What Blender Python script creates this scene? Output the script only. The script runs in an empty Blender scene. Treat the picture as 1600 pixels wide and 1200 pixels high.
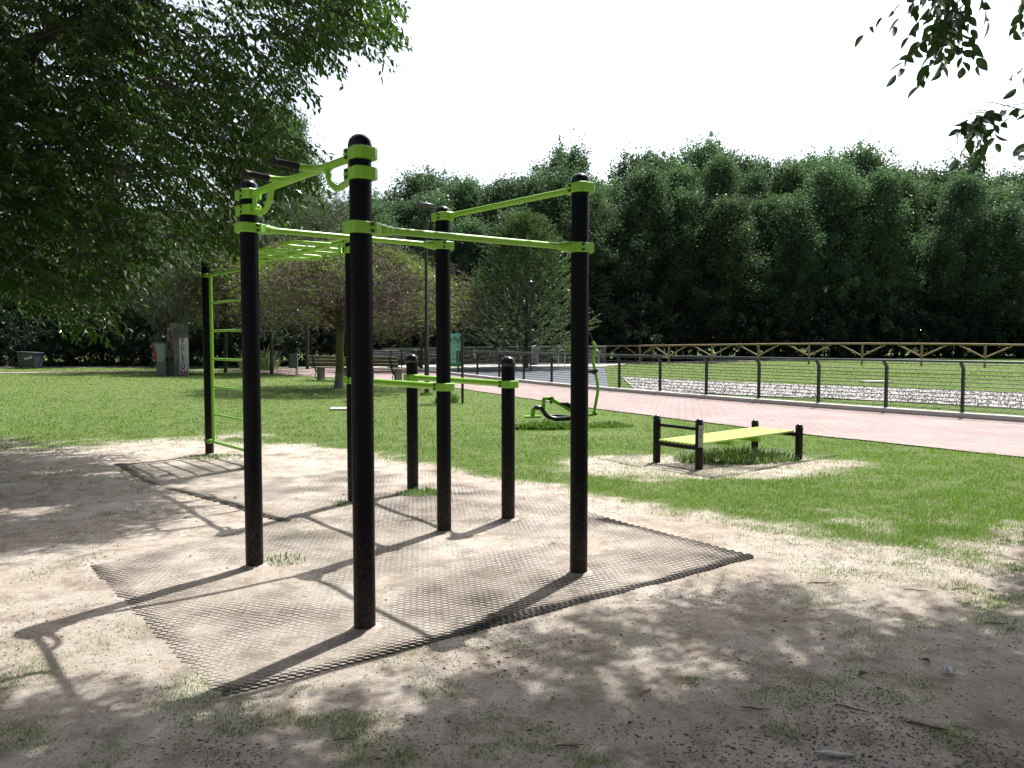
import bpy, math, random
import numpy as np
from mathutils import Vector, Matrix
random.seed(7); RNG=np.random.default_rng(11)
scene=bpy.context.scene; COL=scene.collection
# ---------------------------------------------------------------- camera maths
FPX=1240.; HC=1.6; TH=math.atan(65/1240.); CT,ST=math.cos(TH),math.sin(TH)
def ray(x,y):
    a=(x-800)/FPX; b=(600-y)/FPX
    return (a,CT+b*ST,-ST+b*CT)
def at(x,y,D):
    d=ray(x,y); t=D/d[1]; return Vector((d[0]*t,D,HC+d[2]*t))
def g(x,y,z=0.):
    d=ray(x,y); t=(z-HC)/d[2]; return (d[0]*t,d[1]*t)
def proj(p):            # numpy (n,3) -> px,py,depth
    x=p[:,0]; y=p[:,1]; z=p[:,2]-HC
    dep=y*CT-z*ST; up=y*ST+z*CT
    dd=np.where(np.abs(dep)<1e-3,1e-3,dep)
    return 800+FPX*x/dd, 600-FPX*up/dd, dep
def inpoly(x,y,poly):
    x=np.asarray(x,float); y=np.asarray(y,float); r=np.zeros(x.shape,bool); n=len(poly)
    for i in range(n):
        x0,y0=poly[i]; x1,y1=poly[(i+1)%n]
        if y0==y1: continue
        c=((y0>y)!=(y1>y)) & (x<(x1-x0)*(y-y0)/(y1-y0)+x0)
        r^=c
    return r
def ss(a,b,x):
    t=np.clip((x-a)/(b-a),0,1); return t*t*(3-2*t)
_tab=np.random.default_rng(5).random((256,256))
def vn(x,y,sc,off=0.):
    x=np.asarray(x,float)/sc+off+500; y=np.asarray(y,float)/sc+off*1.7+500
    xi=np.floor(x).astype(int); yi=np.floor(y).astype(int); fx=x-xi; fy=y-yi
    fx=fx*fx*(3-2*fx); fy=fy*fy*(3-2*fy)
    T=lambda i,j:_tab[i%256,j%256]
    return (T(xi,yi)*(1-fx)+T(xi+1,yi)*fx)*(1-fy)+(T(xi,yi+1)*(1-fx)+T(xi+1,yi+1)*fx)*fy
def fbm(x,y,sc,off=0.):
    return .5*vn(x,y,sc,off)+.3*vn(x,y,sc*.47,off+3)+.2*vn(x,y,sc*.21,off+9)
SUN=np.array([.268,.424,.866])
# ---------------------------------------------------------------- materials
def newmat(name):
    m=bpy.data.materials.new(name); m.use_nodes=True; nt=m.node_tree
    return m,nt,nt.nodes['Principled BSDF']
def N(nt,t,**k):
    n=nt.nodes.new(t)
    for a,b in k.items(): setattr(n,a,b)
    return n
def L(nt,a,b): nt.links.new(a,b)
def noise(nt,scale,detail=4,rough=.6,coord='Object',sx=None):
    tc=N(nt,'ShaderNodeTexCoord'); n=N(nt,'ShaderNodeTexNoise'); n.inputs['Scale'].default_value=scale
    n.inputs['Detail'].default_value=detail; n.inputs['Roughness'].default_value=rough
    if coord=='Pos':
        gm=N(nt,'ShaderNodeNewGeometry'); src=gm.outputs['Position']
    else: src=tc.outputs[coord]
    if sx:
        mp=N(nt,'ShaderNodeMapping'); mp.inputs['Scale'].default_value=sx; L(nt,src,mp.inputs[0]); src=mp.outputs[0]
    L(nt,src,n.inputs['Vector']); return n.outputs['Fac']
def ramp(nt,fac,stops):
    r=N(nt,'ShaderNodeValToRGB'); e=r.color_ramp.elements
    while len(e)<len(stops): e.new(.5)
    for i,(p,c) in enumerate(stops):
        e[i].position=p; e[i].color=(c[0],c[1],c[2],1) if not isinstance(c,(int,float)) else (c,c,c,1)
    L(nt,fac,r.inputs[0]); return r.outputs[0]
def mix(nt,fac,a,b,mode='MIX'):
    m=N(nt,'ShaderNodeMix',data_type='RGBA',blend_type=mode)
    for i,v in ((0,fac),(6,a),(7,b)):
        if isinstance(v,(int,float)): m.inputs[i].default_value=v
        elif isinstance(v,tuple): m.inputs[i].default_value=(v[0],v[1],v[2],1)
        else: L(nt,v,m.inputs[i])
    return m.outputs[2]
def math_(nt,op,a,b=None,clamp=False):
    m=N(nt,'ShaderNodeMath',operation=op,use_clamp=clamp)
    for i,v in ((0,a),(1,b)):
        if v is None: continue
        if isinstance(v,(int,float)): m.inputs[i].default_value=v
        else: L(nt,v,m.inputs[i])
    return m.outputs[0]
def bump(nt,b,h,strength=.4,dist=.01):
    n=N(nt,'ShaderNodeBump'); n.inputs['Strength'].default_value=strength; n.inputs['Distance'].default_value=dist
    L(nt,h,n.inputs['Height']); L(nt,n.outputs[0],b.inputs['Normal'])
def simple(name,col,rough=.6,var=.15,scale=6,metal=0,spec=.5,bmp=0,bscale=60,coat=0):
    m,nt,b=newmat(name)
    f=noise(nt,scale,5,.65,'Pos')
    d=tuple(c*(1-var) for c in col); l=tuple(min(1,c*(1+var)) for c in col)
    L(nt,ramp(nt,f,[(.3,d),(.7,l)]),b.inputs['Base Color'])
    b.inputs['Roughness'].default_value=rough; b.inputs['Metallic'].default_value=metal
    b.inputs['Specular IOR Level'].default_value=spec; b.inputs['Coat Weight'].default_value=coat
    if bmp: bump(nt,b,noise(nt,bscale,4,.6,'Pos'),bmp,.004)
    return m
M={}
def post_mat():
    m,nt,b=newmat('black_powder_coat')
    gm=N(nt,'ShaderNodeNewGeometry'); sp=N(nt,'ShaderNodeSeparateXYZ'); L(nt,gm.outputs['Position'],sp.inputs[0])
    z=sp.outputs[2]
    n1=noise(nt,14,6,.7,'Pos'); n2=noise(nt,70,5,.75,'Pos',(1,1,.5))
    low=ramp(nt,math_(nt,'ADD',math_(nt,'MULTIPLY',z,1.0),math_(nt,'MULTIPLY',n1,-.35)),[(.0,1.0),(.12,.6),(.55,.12),(1,.0)])
    speck=ramp(nt,n2,[(.5,0.),(.66,1.)])
    dirt=math_(nt,'MULTIPLY',low,math_(nt,'ADD',math_(nt,'MULTIPLY',speck,.7),.25),True)
    c=mix(nt,dirt,(.003,.0036,.0065),(.075,.06,.05))
    L(nt,c,b.inputs['Base Color'])
    L(nt,ramp(nt,n1,[(.3,.26),(.7,.4)]),b.inputs['Roughness']); b.inputs['Specular IOR Level'].default_value=.08
    bump(nt,b,noise(nt,260,2,.5,'Pos'),.12,.001)
    return m
M['post']=post_mat()
def green_mat():
    m,nt,b=newmat('lime_green_paint')
    n=noise(nt,9,6,.7,'Pos'); n2=noise(nt,90,5,.7,'Pos')
    c=mix(nt,ramp(nt,n,[(.35,0.),(.75,.35)]),(.19,.45,.02),(.16,.36,.03))
    c=mix(nt,ramp(nt,n2,[(.66,0.),(.74,.6)]),c,(.16,.17,.10))
    L(nt,c,b.inputs['Base Color']); b.inputs['Roughness'].default_value=.36; b.inputs['Specular IOR Level'].default_value=.5
    bump(nt,b,noise(nt,300,2,.5,'Pos'),.1,.001)
    return m
M['green']=green_mat()
M['bolt']=simple('dark_bolt_steel',(.03,.03,.032),.4,.3,40,metal=.6)
M['cap']=simple('black_cap_plastic',(.006,.006,.010),.22,.2,20,spec=.35)
M['grip']=simple('black_grip_rubber',(.008,.007,.009),.5,.2,30,spec=.2,bmp=.2,bscale=200)
M['rubber']=simple('mat_rubber',(.045,.043,.042),.75,.5,5,bmp=.3,bscale=150)
M['rubber_dusty']=simple('mat_rubber_dusty',(.19,.18,.165),.9,.6,4,bmp=.3,bscale=150)
M['fence_metal']=simple('grey_green_steel',(.017,.025,.025),.45,.2,10,metal=.2)
M['fence_rail']=simple('grey_rail_steel',(.055,.075,.075),.4,.2,8,metal=.3)
M['steel']=simple('galvanised_steel',(.42,.43,.44),.35,.15,12,metal=.7)
M['lamp']=simple('dark_lamp_paint',(.022,.026,.03),.4,.2,10)
M['concrete']=simple('pale_concrete',(.42,.41,.38),.85,.22,3,bmp=.3,bscale=60)
M['old_concrete']=simple('stained_concrete',(.17,.17,.155),.9,.35,2.5,bmp=.3,bscale=40)
M['cab_grey']=simple('grey_cabinet_plastic',(.25,.29,.33),.5,.12,3)
M['cab_side']=simple('grey_cabinet_side',(.17,.185,.18),.6,.25,3)
M['cab_white']=simple('pale_cabinet_door',(.50,.55,.64),.5,.08,3)
M['red']=simple('red_spray_paint',(.38,.012,.03),.5,.25,20)
M['dark_red']=simple('faded_red_spray_paint',(.16,.015,.02),.6,.3,12)
M['bin']=simple('dark_bin_plastic',(.045,.055,.075),.4,.25,3)
M['sticker']=simple('worn_white_sticker',(.45,.5,.55),.5,.3,14)
M['white']=simple('white_paper',(.8,.8,.8),.7,.06,30)
M['stone']=simple('pale_stone',(.55,.53,.5),.8,.25,30,bmp=.3)
M['stick']=simple('dry_stick_bark',(.13,.095,.07),.85,.35,40)
M['dryleaf']=simple('dry_brown_leaf',(.20,.11,.06),.7,.4,50)
M['teal']=simple('teal_sign_print',(.26,.55,.64),.5,.12,4)
M['sign_green']=simple('green_sign_band',(.04,.22,.06),.5,.15,6)
M['ink']=simple('dark_sign_ink',(.02,.035,.04),.5,.2,30)
M['plate']=simple('worn_silver_plate',(.36,.38,.35),.4,.3,30,metal=.3)
M['blackmetal']=simple('satin_black_metal',(.012,.013,.018),.28,.2,10)
def slat_mat():
    m,nt,b=newmat('yellow_green_slat_paint')
    n=noise(nt,12,6,.7,'Pos')
    L(nt,ramp(nt,n,[(.3,(.44,.60,.10)),(.72,(.58,.70,.24))]),b.inputs['Base Color']); b.inputs['Roughness'].default_value=.4
    return m
M['slat']=slat_mat()
def wood(name,c0,c1,rough=.75):
    m,nt,b=newmat(name)
    f=noise(nt,5,7,.7,'Object',(1,1,14)); f2=noise(nt,1.7,4,.6,'Pos')
    c=ramp(nt,f,[(.3,c0),(.7,c1)])
    c=mix(nt,ramp(nt,f2,[(.4,0.),(.7,.5)]),c,tuple(x*.6 for x in c0))
    L(nt,c,b.inputs['Base Color']); b.inputs['Roughness'].default_value=rough
    bump(nt,b,f,.3,.004); return m
M['tan_wood']=wood('weathered_tan_timber',(.28,.20,.12),(.46,.36,.23))
M['bench_wood']=wood('brown_bench_timber',(.08,.065,.05),(.19,.155,.12))
M['grey_wood']=wood('grey_bench_timber',(.10,.11,.12),(.22,.23,.24))
def bark(name,c0,c1,moss=None):
    m,nt,b=newmat(name)
    f=noise(nt,9,7,.75,'Pos',(1,1,.3))
    c=ramp(nt,f,[(.3,c0),(.7,c1)])
    if moss:
        gm=N(nt,'ShaderNodeNewGeometry'); sp=N(nt,'ShaderNodeSeparateXYZ'); L(nt,gm.outputs['Position'],sp.inputs[0])
        k=ramp(nt,math_(nt,'ADD',sp.outputs[2],math_(nt,'MULTIPLY',f,.3)),[(.62,0.),(.75,1.)])
        c=mix(nt,k,c,mix(nt,f,moss,tuple(x*.5 for x in moss)))
    L(nt,c,b.inputs['Base Color']); b.inputs['Roughness'].default_value=.9
    bump(nt,b,f,.6,.02); return m
M['bark']=bark('dark_bark',(.03,.026,.022),(.09,.078,.065))
M['bark_moss']=bark('mossy_bark',(.12,.11,.10),(.30,.28,.26),(.17,.15,.045))
M['twig']=bark('brown_twigs',(.065,.042,.048),(.19,.135,.145))
def leafmat(name,c0,c1,trans=.35,rough=.4,spec=.35,objvar=True,tcol=None):
    m,nt,b=newmat(name); nt.nodes.remove(b)
    out=nt.nodes['Material Output']
    at_=N(nt,'ShaderNodeAttribute',attribute_name='v')
    big=noise(nt,.35,3,.6,'Object')
    f=math_(nt,'ADD',math_(nt,'MULTIPLY',at_.outputs['Fac'],.65),math_(nt,'MULTIPLY',big,.35))
    c=ramp(nt,f,[(.15,c0),(.85,c1)])
    if objvar:
        oi=N(nt,'ShaderNodeObjectInfo'); hs=N(nt,'ShaderNodeHueSaturation')
        mr=N(nt,'ShaderNodeMapRange'); mr.inputs[3].default_value=.485; mr.inputs[4].default_value=.52; L(nt,oi.outputs['Random'],mr.inputs[0])
        mv=N(nt,'ShaderNodeMapRange'); mv.inputs[3].default_value=.7; mv.inputs[4].default_value=1.3
        r2=math_(nt,'FRACT',math_(nt,'MULTIPLY',oi.outputs['Random'],7.31)); L(nt,r2,mv.inputs[0])
        L(nt,mr.outputs[0],hs.inputs['Hue']); L(nt,mv.outputs[0],hs.inputs['Value']); L(nt,c,hs.inputs['Color']); c=hs.outputs[0]
    d=N(nt,'ShaderNodeBsdfDiffuse'); t=N(nt,'ShaderNodeBsdfTranslucent'); gl=N(nt,'ShaderNodeBsdfGlossy')
    L(nt,c,d.inputs[0]); gl.inputs['Roughness'].default_value=rough; gl.inputs[0].default_value=(1,1,1,1)
    tc=mix(nt,1.,c,tcol or (1.5,1.75,.6),'MULTIPLY'); L(nt,tc,t.inputs[0])
    m1=N(nt,'ShaderNodeMixShader'); m1.inputs[0].default_value=trans; L(nt,d.outputs[0],m1.inputs[1]); L(nt,t.outputs[0],m1.inputs[2])
    fr=N(nt,'ShaderNodeFresnel'); fr.inputs[0].default_value=1.4
    m2=N(nt,'ShaderNodeMixShader'); L(nt,math_(nt,'MULTIPLY',fr.outputs[0],spec),m2.inputs[0]); L(nt,m1.outputs[0],m2.inputs[1]); L(nt,gl.outputs[0],m2.inputs[2])
    L(nt,m2.outputs[0],out.inputs[0]); return m
M['leafA']=leafmat('glossy_elm_leaves',(.016,.040,.010),(.055,.112,.020),.42,.26,.28,False)
M['leafB']=leafmat('broad_leaves',(.025,.05,.025),(.05,.10,.035),.35,.35,.5,False)
M['leafF']=leafmat('woodland_leaves',(.026,.060,.048),(.135,.215,.118),.34,.5,.2,True,(1.25,1.4,.8))  # bluish, lifted leaf colour stands in for haze over the distant wood
M['leafP']=leafmat('poplar_leaves',(.06,.10,.07),(.12,.18,.12),.3,.45,.3)
M['leafH']=leafmat('hornbeam_leaves',(.020,.045,.022),(.085,.135,.045),.33,.5,.2,True,(1.2,1.35,.7))
M['leafY']=leafmat('yellow_green_leaves',(.07,.095,.025),(.155,.20,.042),.4,.5,.3,False)
M['leafD']=leafmat('shade_leaves',(.016,.034,.024),(.045,.075,.048),.25,.4,.35)
M['grassblade']=leafmat('grass_blades',(.075,.155,.03),(.225,.365,.085),.35,.5,.25,False,(1.15,1.25,.6))
M['weed']=leafmat('weed_leaves',(.05,.10,.03),(.12,.20,.05),.35,.5,.4,False)
M['strawblade']=leafmat('dry_grass_blades',(.20,.17,.10),(.36,.31,.19),.3,.6,.2,False,(1,1,.8))
# ---------------------------------------------------------------- mesh tools
def tag(o,label=None,cat=None,group=None,kind=None):
    if label: o['label']=label
    if cat: o['category']=cat
    if group: o['group']=group
    if kind: o['kind']=kind
    return o
def empty(name,loc,rz=0):
    o=bpy.data.objects.new(name,None); COL.objects.link(o); o.location=loc; o.rotation_euler=(0,0,rz)
    o.empty_display_size=.2; return o
class MB:
    def __init__(s): s.v=[]; s.f=[]; s.sm=[]
    def add(s,vs,fs,smooth=False):
        n=len(s.v); s.v+= [tuple(v) for v in vs]; s.f+=[tuple(i+n for i in f) for f in fs]; s.sm+=[smooth]*len(fs); return s
    def prism(s,outline,z0,z1,bev=0.):
        # outline CCW list of (x,y); chamfered top and bottom
        cx=sum(p[0] for p in outline)/len(outline); cy=sum(p[1] for p in outline)/len(outline); n=len(outline)
        def ring(z,sh):
            r=[]
            for x,y in outline:
                d=math.hypot(x-cx,y-cy) or 1; k=(d-sh)/d; r.append((cx+(x-cx)*k,cy+(y-cy)*k,z))
            return r
        rings=[ring(z0,bev),ring(z0+bev,0),ring(z1-bev,0),ring(z1,bev)] if bev else [ring(z0,0),ring(z1,0)]
        vs=[v for r in rings for v in r]; fs=[]
        for k in range(len(rings)-1):
            for i in range(n):
                j=(i+1)%n; fs.append((k*n+i,k*n+j,(k+1)*n+j,(k+1)*n+i))
        fs.append(tuple(reversed(range(n)))); fs.append(tuple(range((len(rings)-1)*n,len(rings)*n)))
        return s.add(vs,fs)
    def box(s,c,size,rot=None,bev=0.):
        hx,hy,hz=[a/2 for a in size]
        b=min(bev,hx*.9,hy*.9,hz*.9)
        t=MB()
        if b>0:
            o=[(-hx+b,-hy),(hx-b,-hy),(hx,-hy+b),(hx,hy-b),(hx-b,hy),(-hx+b,hy),(-hx,hy-b),(-hx,-hy+b)]
            t.prism(o,-hz,hz,b)
        else: t.prism([(-hx,-hy),(hx,-hy),(hx,hy),(-hx,hy)],-hz,hz)
        R=rot if rot is not None else Matrix.Identity(3); c=Vector(c)
        return s.add([R@Vector(v)+c for v in t.v],t.f)
    def beam(s,p0,p1,w,h,bev=0.):   # box from p0 to p1, width w horizontally, h vertically
        p0=Vector(p0); p1=Vector(p1); d=p1-p0; l=d.length; x=d/l
        up=Vector((0,0,1)) if abs(x.z)<.95 else Vector((0,1,0))
        y=up.cross(x).normalized(); z=x.cross(y)
        R=Matrix((x,y,z)).transposed()
        return s.box((p0+p1)/2,(l,w,h),R,bev)
    def tube(s,pts,r,seg=10,cap=True):
        pts=[Vector(p) for p in pts]; n=len(pts); rs=r if isinstance(r,(list,tuple)) else [r]*n
        vs=[];fs=[]; prev=None
        for i,p in enumerate(pts):
            t=(pts[min(i+1,n-1)]-pts[max(i-1,0)]).normalized()
            if prev is None:
                a=Vector((0,0,1)) if abs(t.z)<.9 else Vector((1,0,0)); u=t.cross(a).normalized()
            else: u=(prev-t*prev.dot(t)).normalized()
            prev=u; w=t.cross(u)
            for k in range(seg):
                an=2*math.pi*k/seg; vs.append(p+(u*math.cos(an)+w*math.sin(an))*rs[i])
        for i in range(n-1):
            for k in range(seg):
                j=(k+1)%seg; fs.append((i*seg+k,i*seg+j,(i+1)*seg+j,(i+1)*seg+k))
        s.add(vs,fs,True)
        if cap:
            s.add(vs[:seg],[tuple(reversed(range(seg)))]); s.add(vs[-seg:],[tuple(range(seg))])
        return s
    def lathe(s,c,prof,seg=24):
        vs=[];fs=[]; c=Vector(c)
        for r,z in prof:
            for k in range(seg):
                an=2*math.pi*k/seg; vs.append(c+Vector((r*math.cos(an),r*math.sin(an),z)))
        for i in range(len(prof)-1):
            for k in range(seg):
                j=(k+1)%seg; fs.append((i*seg+k,i*seg+j,(i+1)*seg+j,(i+1)*seg+k))
        s.add(vs,fs,True); n=len(prof)
        s.add(vs[:seg],[tuple(reversed(range(seg)))]); s.add(vs[-seg:],[tuple(range(seg))])
        return s
    def build(s,name,mat,parent=None,origin=None):
        if origin is None:
            o=Vector((0,0,0))
            if parent is not None and 'o' in parent: o=Vector(parent['o'])
        else: o=Vector(origin)
        me=bpy.data.meshes.new(name); me.from_pydata([tuple(Vector(v)-o) for v in s.v],[],s.f)
        me.polygons.foreach_set('use_smooth',s.sm); me.materials.append(mat); me.update()
        ob=bpy.data.objects.new(name,me); COL.objects.link(ob)
        if parent is not None:
            ob.parent=parent; ORG[ob.name]=o
        elif origin is not None: ob.location=o
        return ob
ORG={}
class Thing:
    """an Empty at the base; parts are given in world coordinates"""
    def __init__(s,name,loc,label,cat,group=None):
        s.o=Vector(loc); s.e=empty(name,loc); tag(s.e,label,cat,group)
    def part(s,mb,name,mat,parent=None,label=None):
        ob=mb.build(name,mat,None,s.o); ob.location=(0,0,0); ob.parent=parent or s.e
        if label: ob['label']=label
        return ob
def copy_tree(o,parent=None):
    c=o.copy(); COL.objects.link(c); c.parent=parent
    for ch in list(o.children): copy_tree(ch,c)
    return c
def npmesh(name,V,F,mat,attr=None,smooth=False,parent=None,loc=None):
    """V (n,3), F (m,k)"""
    me=bpy.data.meshes.new(name); n=len(V); m,k=F.shape
    me.vertices.add(n); me.vertices.foreach_set('co',V.astype(np.float32).ravel())
    me.loops.add(m*k); me.loops.foreach_set('vertex_index',F.astype(np.int32).ravel())
    me.polygons.add(m); me.polygons.foreach_set('loop_start',np.arange(0,m*k,k,dtype=np.int32))
    me.polygons.foreach_set('use_smooth',np.full(m,smooth))
    if attr is not None:
        for an,av in attr.items():
            a=me.attributes.new(an,'FLOAT','POINT'); a.data.foreach_set('value',av.astype(np.float32))
    me.materials.append(mat); me.update(); me.validate()
    ob=bpy.data.objects.new(name,me); COL.objects.link(ob)
    if parent is not None: ob.parent=parent
    if loc is not None: ob.location=loc
    return ob
def unit(a): return a/np.maximum(np.linalg.norm(a,axis=1,keepdims=True),1e-9)
def leaves(P,D,Nn,Ln,Wd,v=None,fold=.25):
    """leaf blades: base P, direction D, normal Nn, lengths, widths -> V,F,attr"""
    n=len(P); D=unit(D); S=unit(np.cross(D,Nn)); U=np.cross(S,D)
    Ln=np.broadcast_to(Ln,(n,))[:,None]; Wd=np.broadcast_to(Wd,(n,))[:,None]
    V=np.empty((n,6,3))
    V[:,0]=P; V[:,3]=P+D*Ln-U*Ln*.10
    V[:,1]=P+D*Ln*.32+S*Wd*.5+U*Wd*fold; V[:,2]=P+D*Ln*.68+S*Wd*.42+U*Wd*fold*.7-U*Ln*.04
    V[:,5]=P+D*Ln*.32-S*Wd*.5+U*Wd*fold; V[:,4]=P+D*Ln*.68-S*Wd*.42+U*Wd*fold*.7-U*Ln*.04
    b=(np.arange(n)*6)[:,None]
    F=np.concatenate([b+np.array([0,1,2,3]),b+np.array([0,3,4,5])],0)
    if v is None: v=RNG.random(n)
    return V.reshape(-1,3),F,np.repeat(v,6)
def leaves_fine(P,D,Nn,Ln,Wd,v=None):
    n=len(P); D=unit(D); S=unit(np.cross(D,Nn)); U=np.cross(S,D); Ln=np.broadcast_to(Ln,(n,))[:,None]; Wd=np.broadcast_to(Wd,(n,))[:,None]
    ts=[0,.06,.2,.4,.6,.78,.9,1.]; ws=[.03,.18,.40,.5,.44,.28,.12,.0]; m=len(ts); V=np.empty((n,m*3,3))
    for i,(t,w_) in enumerate(zip(ts,ws)):
        c=P+D*Ln*t-U*Ln*.16*t*t; V[:,i]=c; V[:,m+i]=c+S*Wd*w_+U*Wd*w_*.35; V[:,2*m+i]=c-S*Wd*w_+U*Wd*w_*.35
    b=(np.arange(n)*m*3)[:,None]
    F=np.concatenate([b+np.array(q) for i in range(m-1) for q in ([i,m+i,m+i+1,i+1],[i,i+1,2*m+i+1,2*m+i])],0)
    if v is None: v=RNG.random(n)
    return V.reshape(-1,3),F,np.repeat(v,m*3)
def quads(P,D,Nn,Ln,Wd,v=None):
    n=len(P); D=unit(D); S=unit(np.cross(D,Nn)); Ln=np.broadcast_to(Ln,(n,))[:,None]; Wd=np.broadcast_to(Wd,(n,))[:,None]
    V=np.empty((n,4,3)); V[:,0]=P; V[:,1]=P+D*Ln*.5+S*Wd*.5; V[:,2]=P+D*Ln; V[:,3]=P+D*Ln*.5-S*Wd*.5
    F=(np.arange(n)*4)[:,None]+np.arange(4)
    if v is None: v=RNG.random(n)
    return V.reshape(-1,3),F,np.repeat(v,4)
def twig_leaves(C,A,TL,nl,leafL,leafW,droop=.5,r=RNG,nn=.45,fine=False):
    """sprays: start C, axis A, nl alternate leaves along length TL"""
    n=len(C); A=unit(A)
    up=np.array([0,0,1.])
    S=unit(np.cross(A,up)+r.normal(0,.25,(n,3)))
    t=(np.arange(nl)+.6)/nl
    TLn=np.broadcast_to(TL,(n,))
    P=C[:,None]+A[:,None]*(t[None,:,None]*TLn[:,None,None]); P[:,:,2]-=droop*.35*(t**2)[None]*TLn[:,None]
    side=np.where(np.arange(nl)%2==0,1.,-1.)[None,:,None]
    D=A[:,None]*.55+S[:,None]*side*.8+r.normal(0,.25,(n,nl,3)); D[:,:,2]-=droop
    Nn=up+r.normal(0,nn,(n,nl,3))
    vv=np.clip(r.random((n,1))*.5+r.random((n,nl))*.5,0,1)
    Lf=leafL*r.uniform(.65,1.15,(n*nl)); 
    V,F,v=(leaves_fine if fine else leaves)(P.reshape(-1,3),D.reshape(-1,3),Nn.reshape(-1,3),Lf,Lf*leafW,vv.ravel())
    return V,F,v,P
def join(parts):
    V=[];F=[];A=[];o=0
    for v,f,a in parts: V.append(v);F.append(f+o);A.append(a);o+=len(v)
    return np.concatenate(V),np.concatenate(F),np.concatenate(A)
# ---------------------------------------------------------------- terrain
def Hbase(x,y):
    x=np.asarray(x,float); y=np.asarray(y,float)
    t=ss(27,52,y)
    h=t*(.15*ss(-10,3,x)+.30*ss(5,25,x))
    far=np.hypot(x,y)
    return h+.0*far
def Hf(x,y):
    x=np.asarray(x,float); y=np.asarray(y,float)
    near=1-ss(10,14,np.hypot(x,y))
    return Hbase(x,y)+near*((fbm(x,y,1.3)-.5)*.045+(vn(x,y,.22,4)-.5)*.008)
def H1(x,y): return float(Hf(x,y))
GB=[(-40,12.6),(-7.77,11.97),(-4.86,12.75),(-2.2,11.2),(-.6,9.4),(.95,7.9),(2.2,6.0),(3.6,4.9),(8,3.8),(40,3)]
MATA=[(-1.304,3.514),(1.807,5.82),(1.172,6.9),(.142,8.758),(-1.2,10.2),(-3.016,11.6),(-5.228,10.387),(-4.322,9.169),(-2.308,6.66),(-3.021,5.6)]
MATB=[(1.182,10.787),(2.369,9.256),(4.616,11.156),(3.411,12.751)]
def grass_cov(x,y):
    x=np.asarray(x,float); y=np.asarray(y,float)
    yb=np.interp(x,[p[0] for p in GB],[p[1] for p in GB])
    wid=np.interp(x,[-10,-3,1,3,9],[1.6,1.0,.8,1.7,2.3])
    n=fbm(x,y,1.1,2)-.5; n2=fbm(x,y,.35,7)-.5
    d=(y-yb)/wid+n*2.4+n2*1.5
    G=ss(-.9,1.9,d)
    # worn ground round the sit-up bench
    e=((x-2.5)/2.05)**2+((y-10.2)/1.15)**2
    G=G*(.34+.66*ss(.5,1.5,e+n*1.4+n2*.7))
    e2=((x-1.25)/1.1)**2+((y-13.9)/.35)**2
    G=G*(.75+.25*ss(.6,1.3,e2+n))
    mA=inpoly(x,y,MATA); G=np.where(mA,G*.25,G)
    # sparse tufts over the bare soil
    tuft=ss(.50,.72,fbm(x,y,.30,13))*(.13+.20*(1-ss(2.6,5.2,y))+.30*np.exp(-((x+5.6)/1.8)**2-((y-8.6)/1.8)**2)+.34*ss(1.2,3.5,x))
    G=np.maximum(G,np.where(mA,tuft*.35,tuft))
    G=np.where(y>36,1.,G)
    return np.clip(G,0,1)
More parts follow.
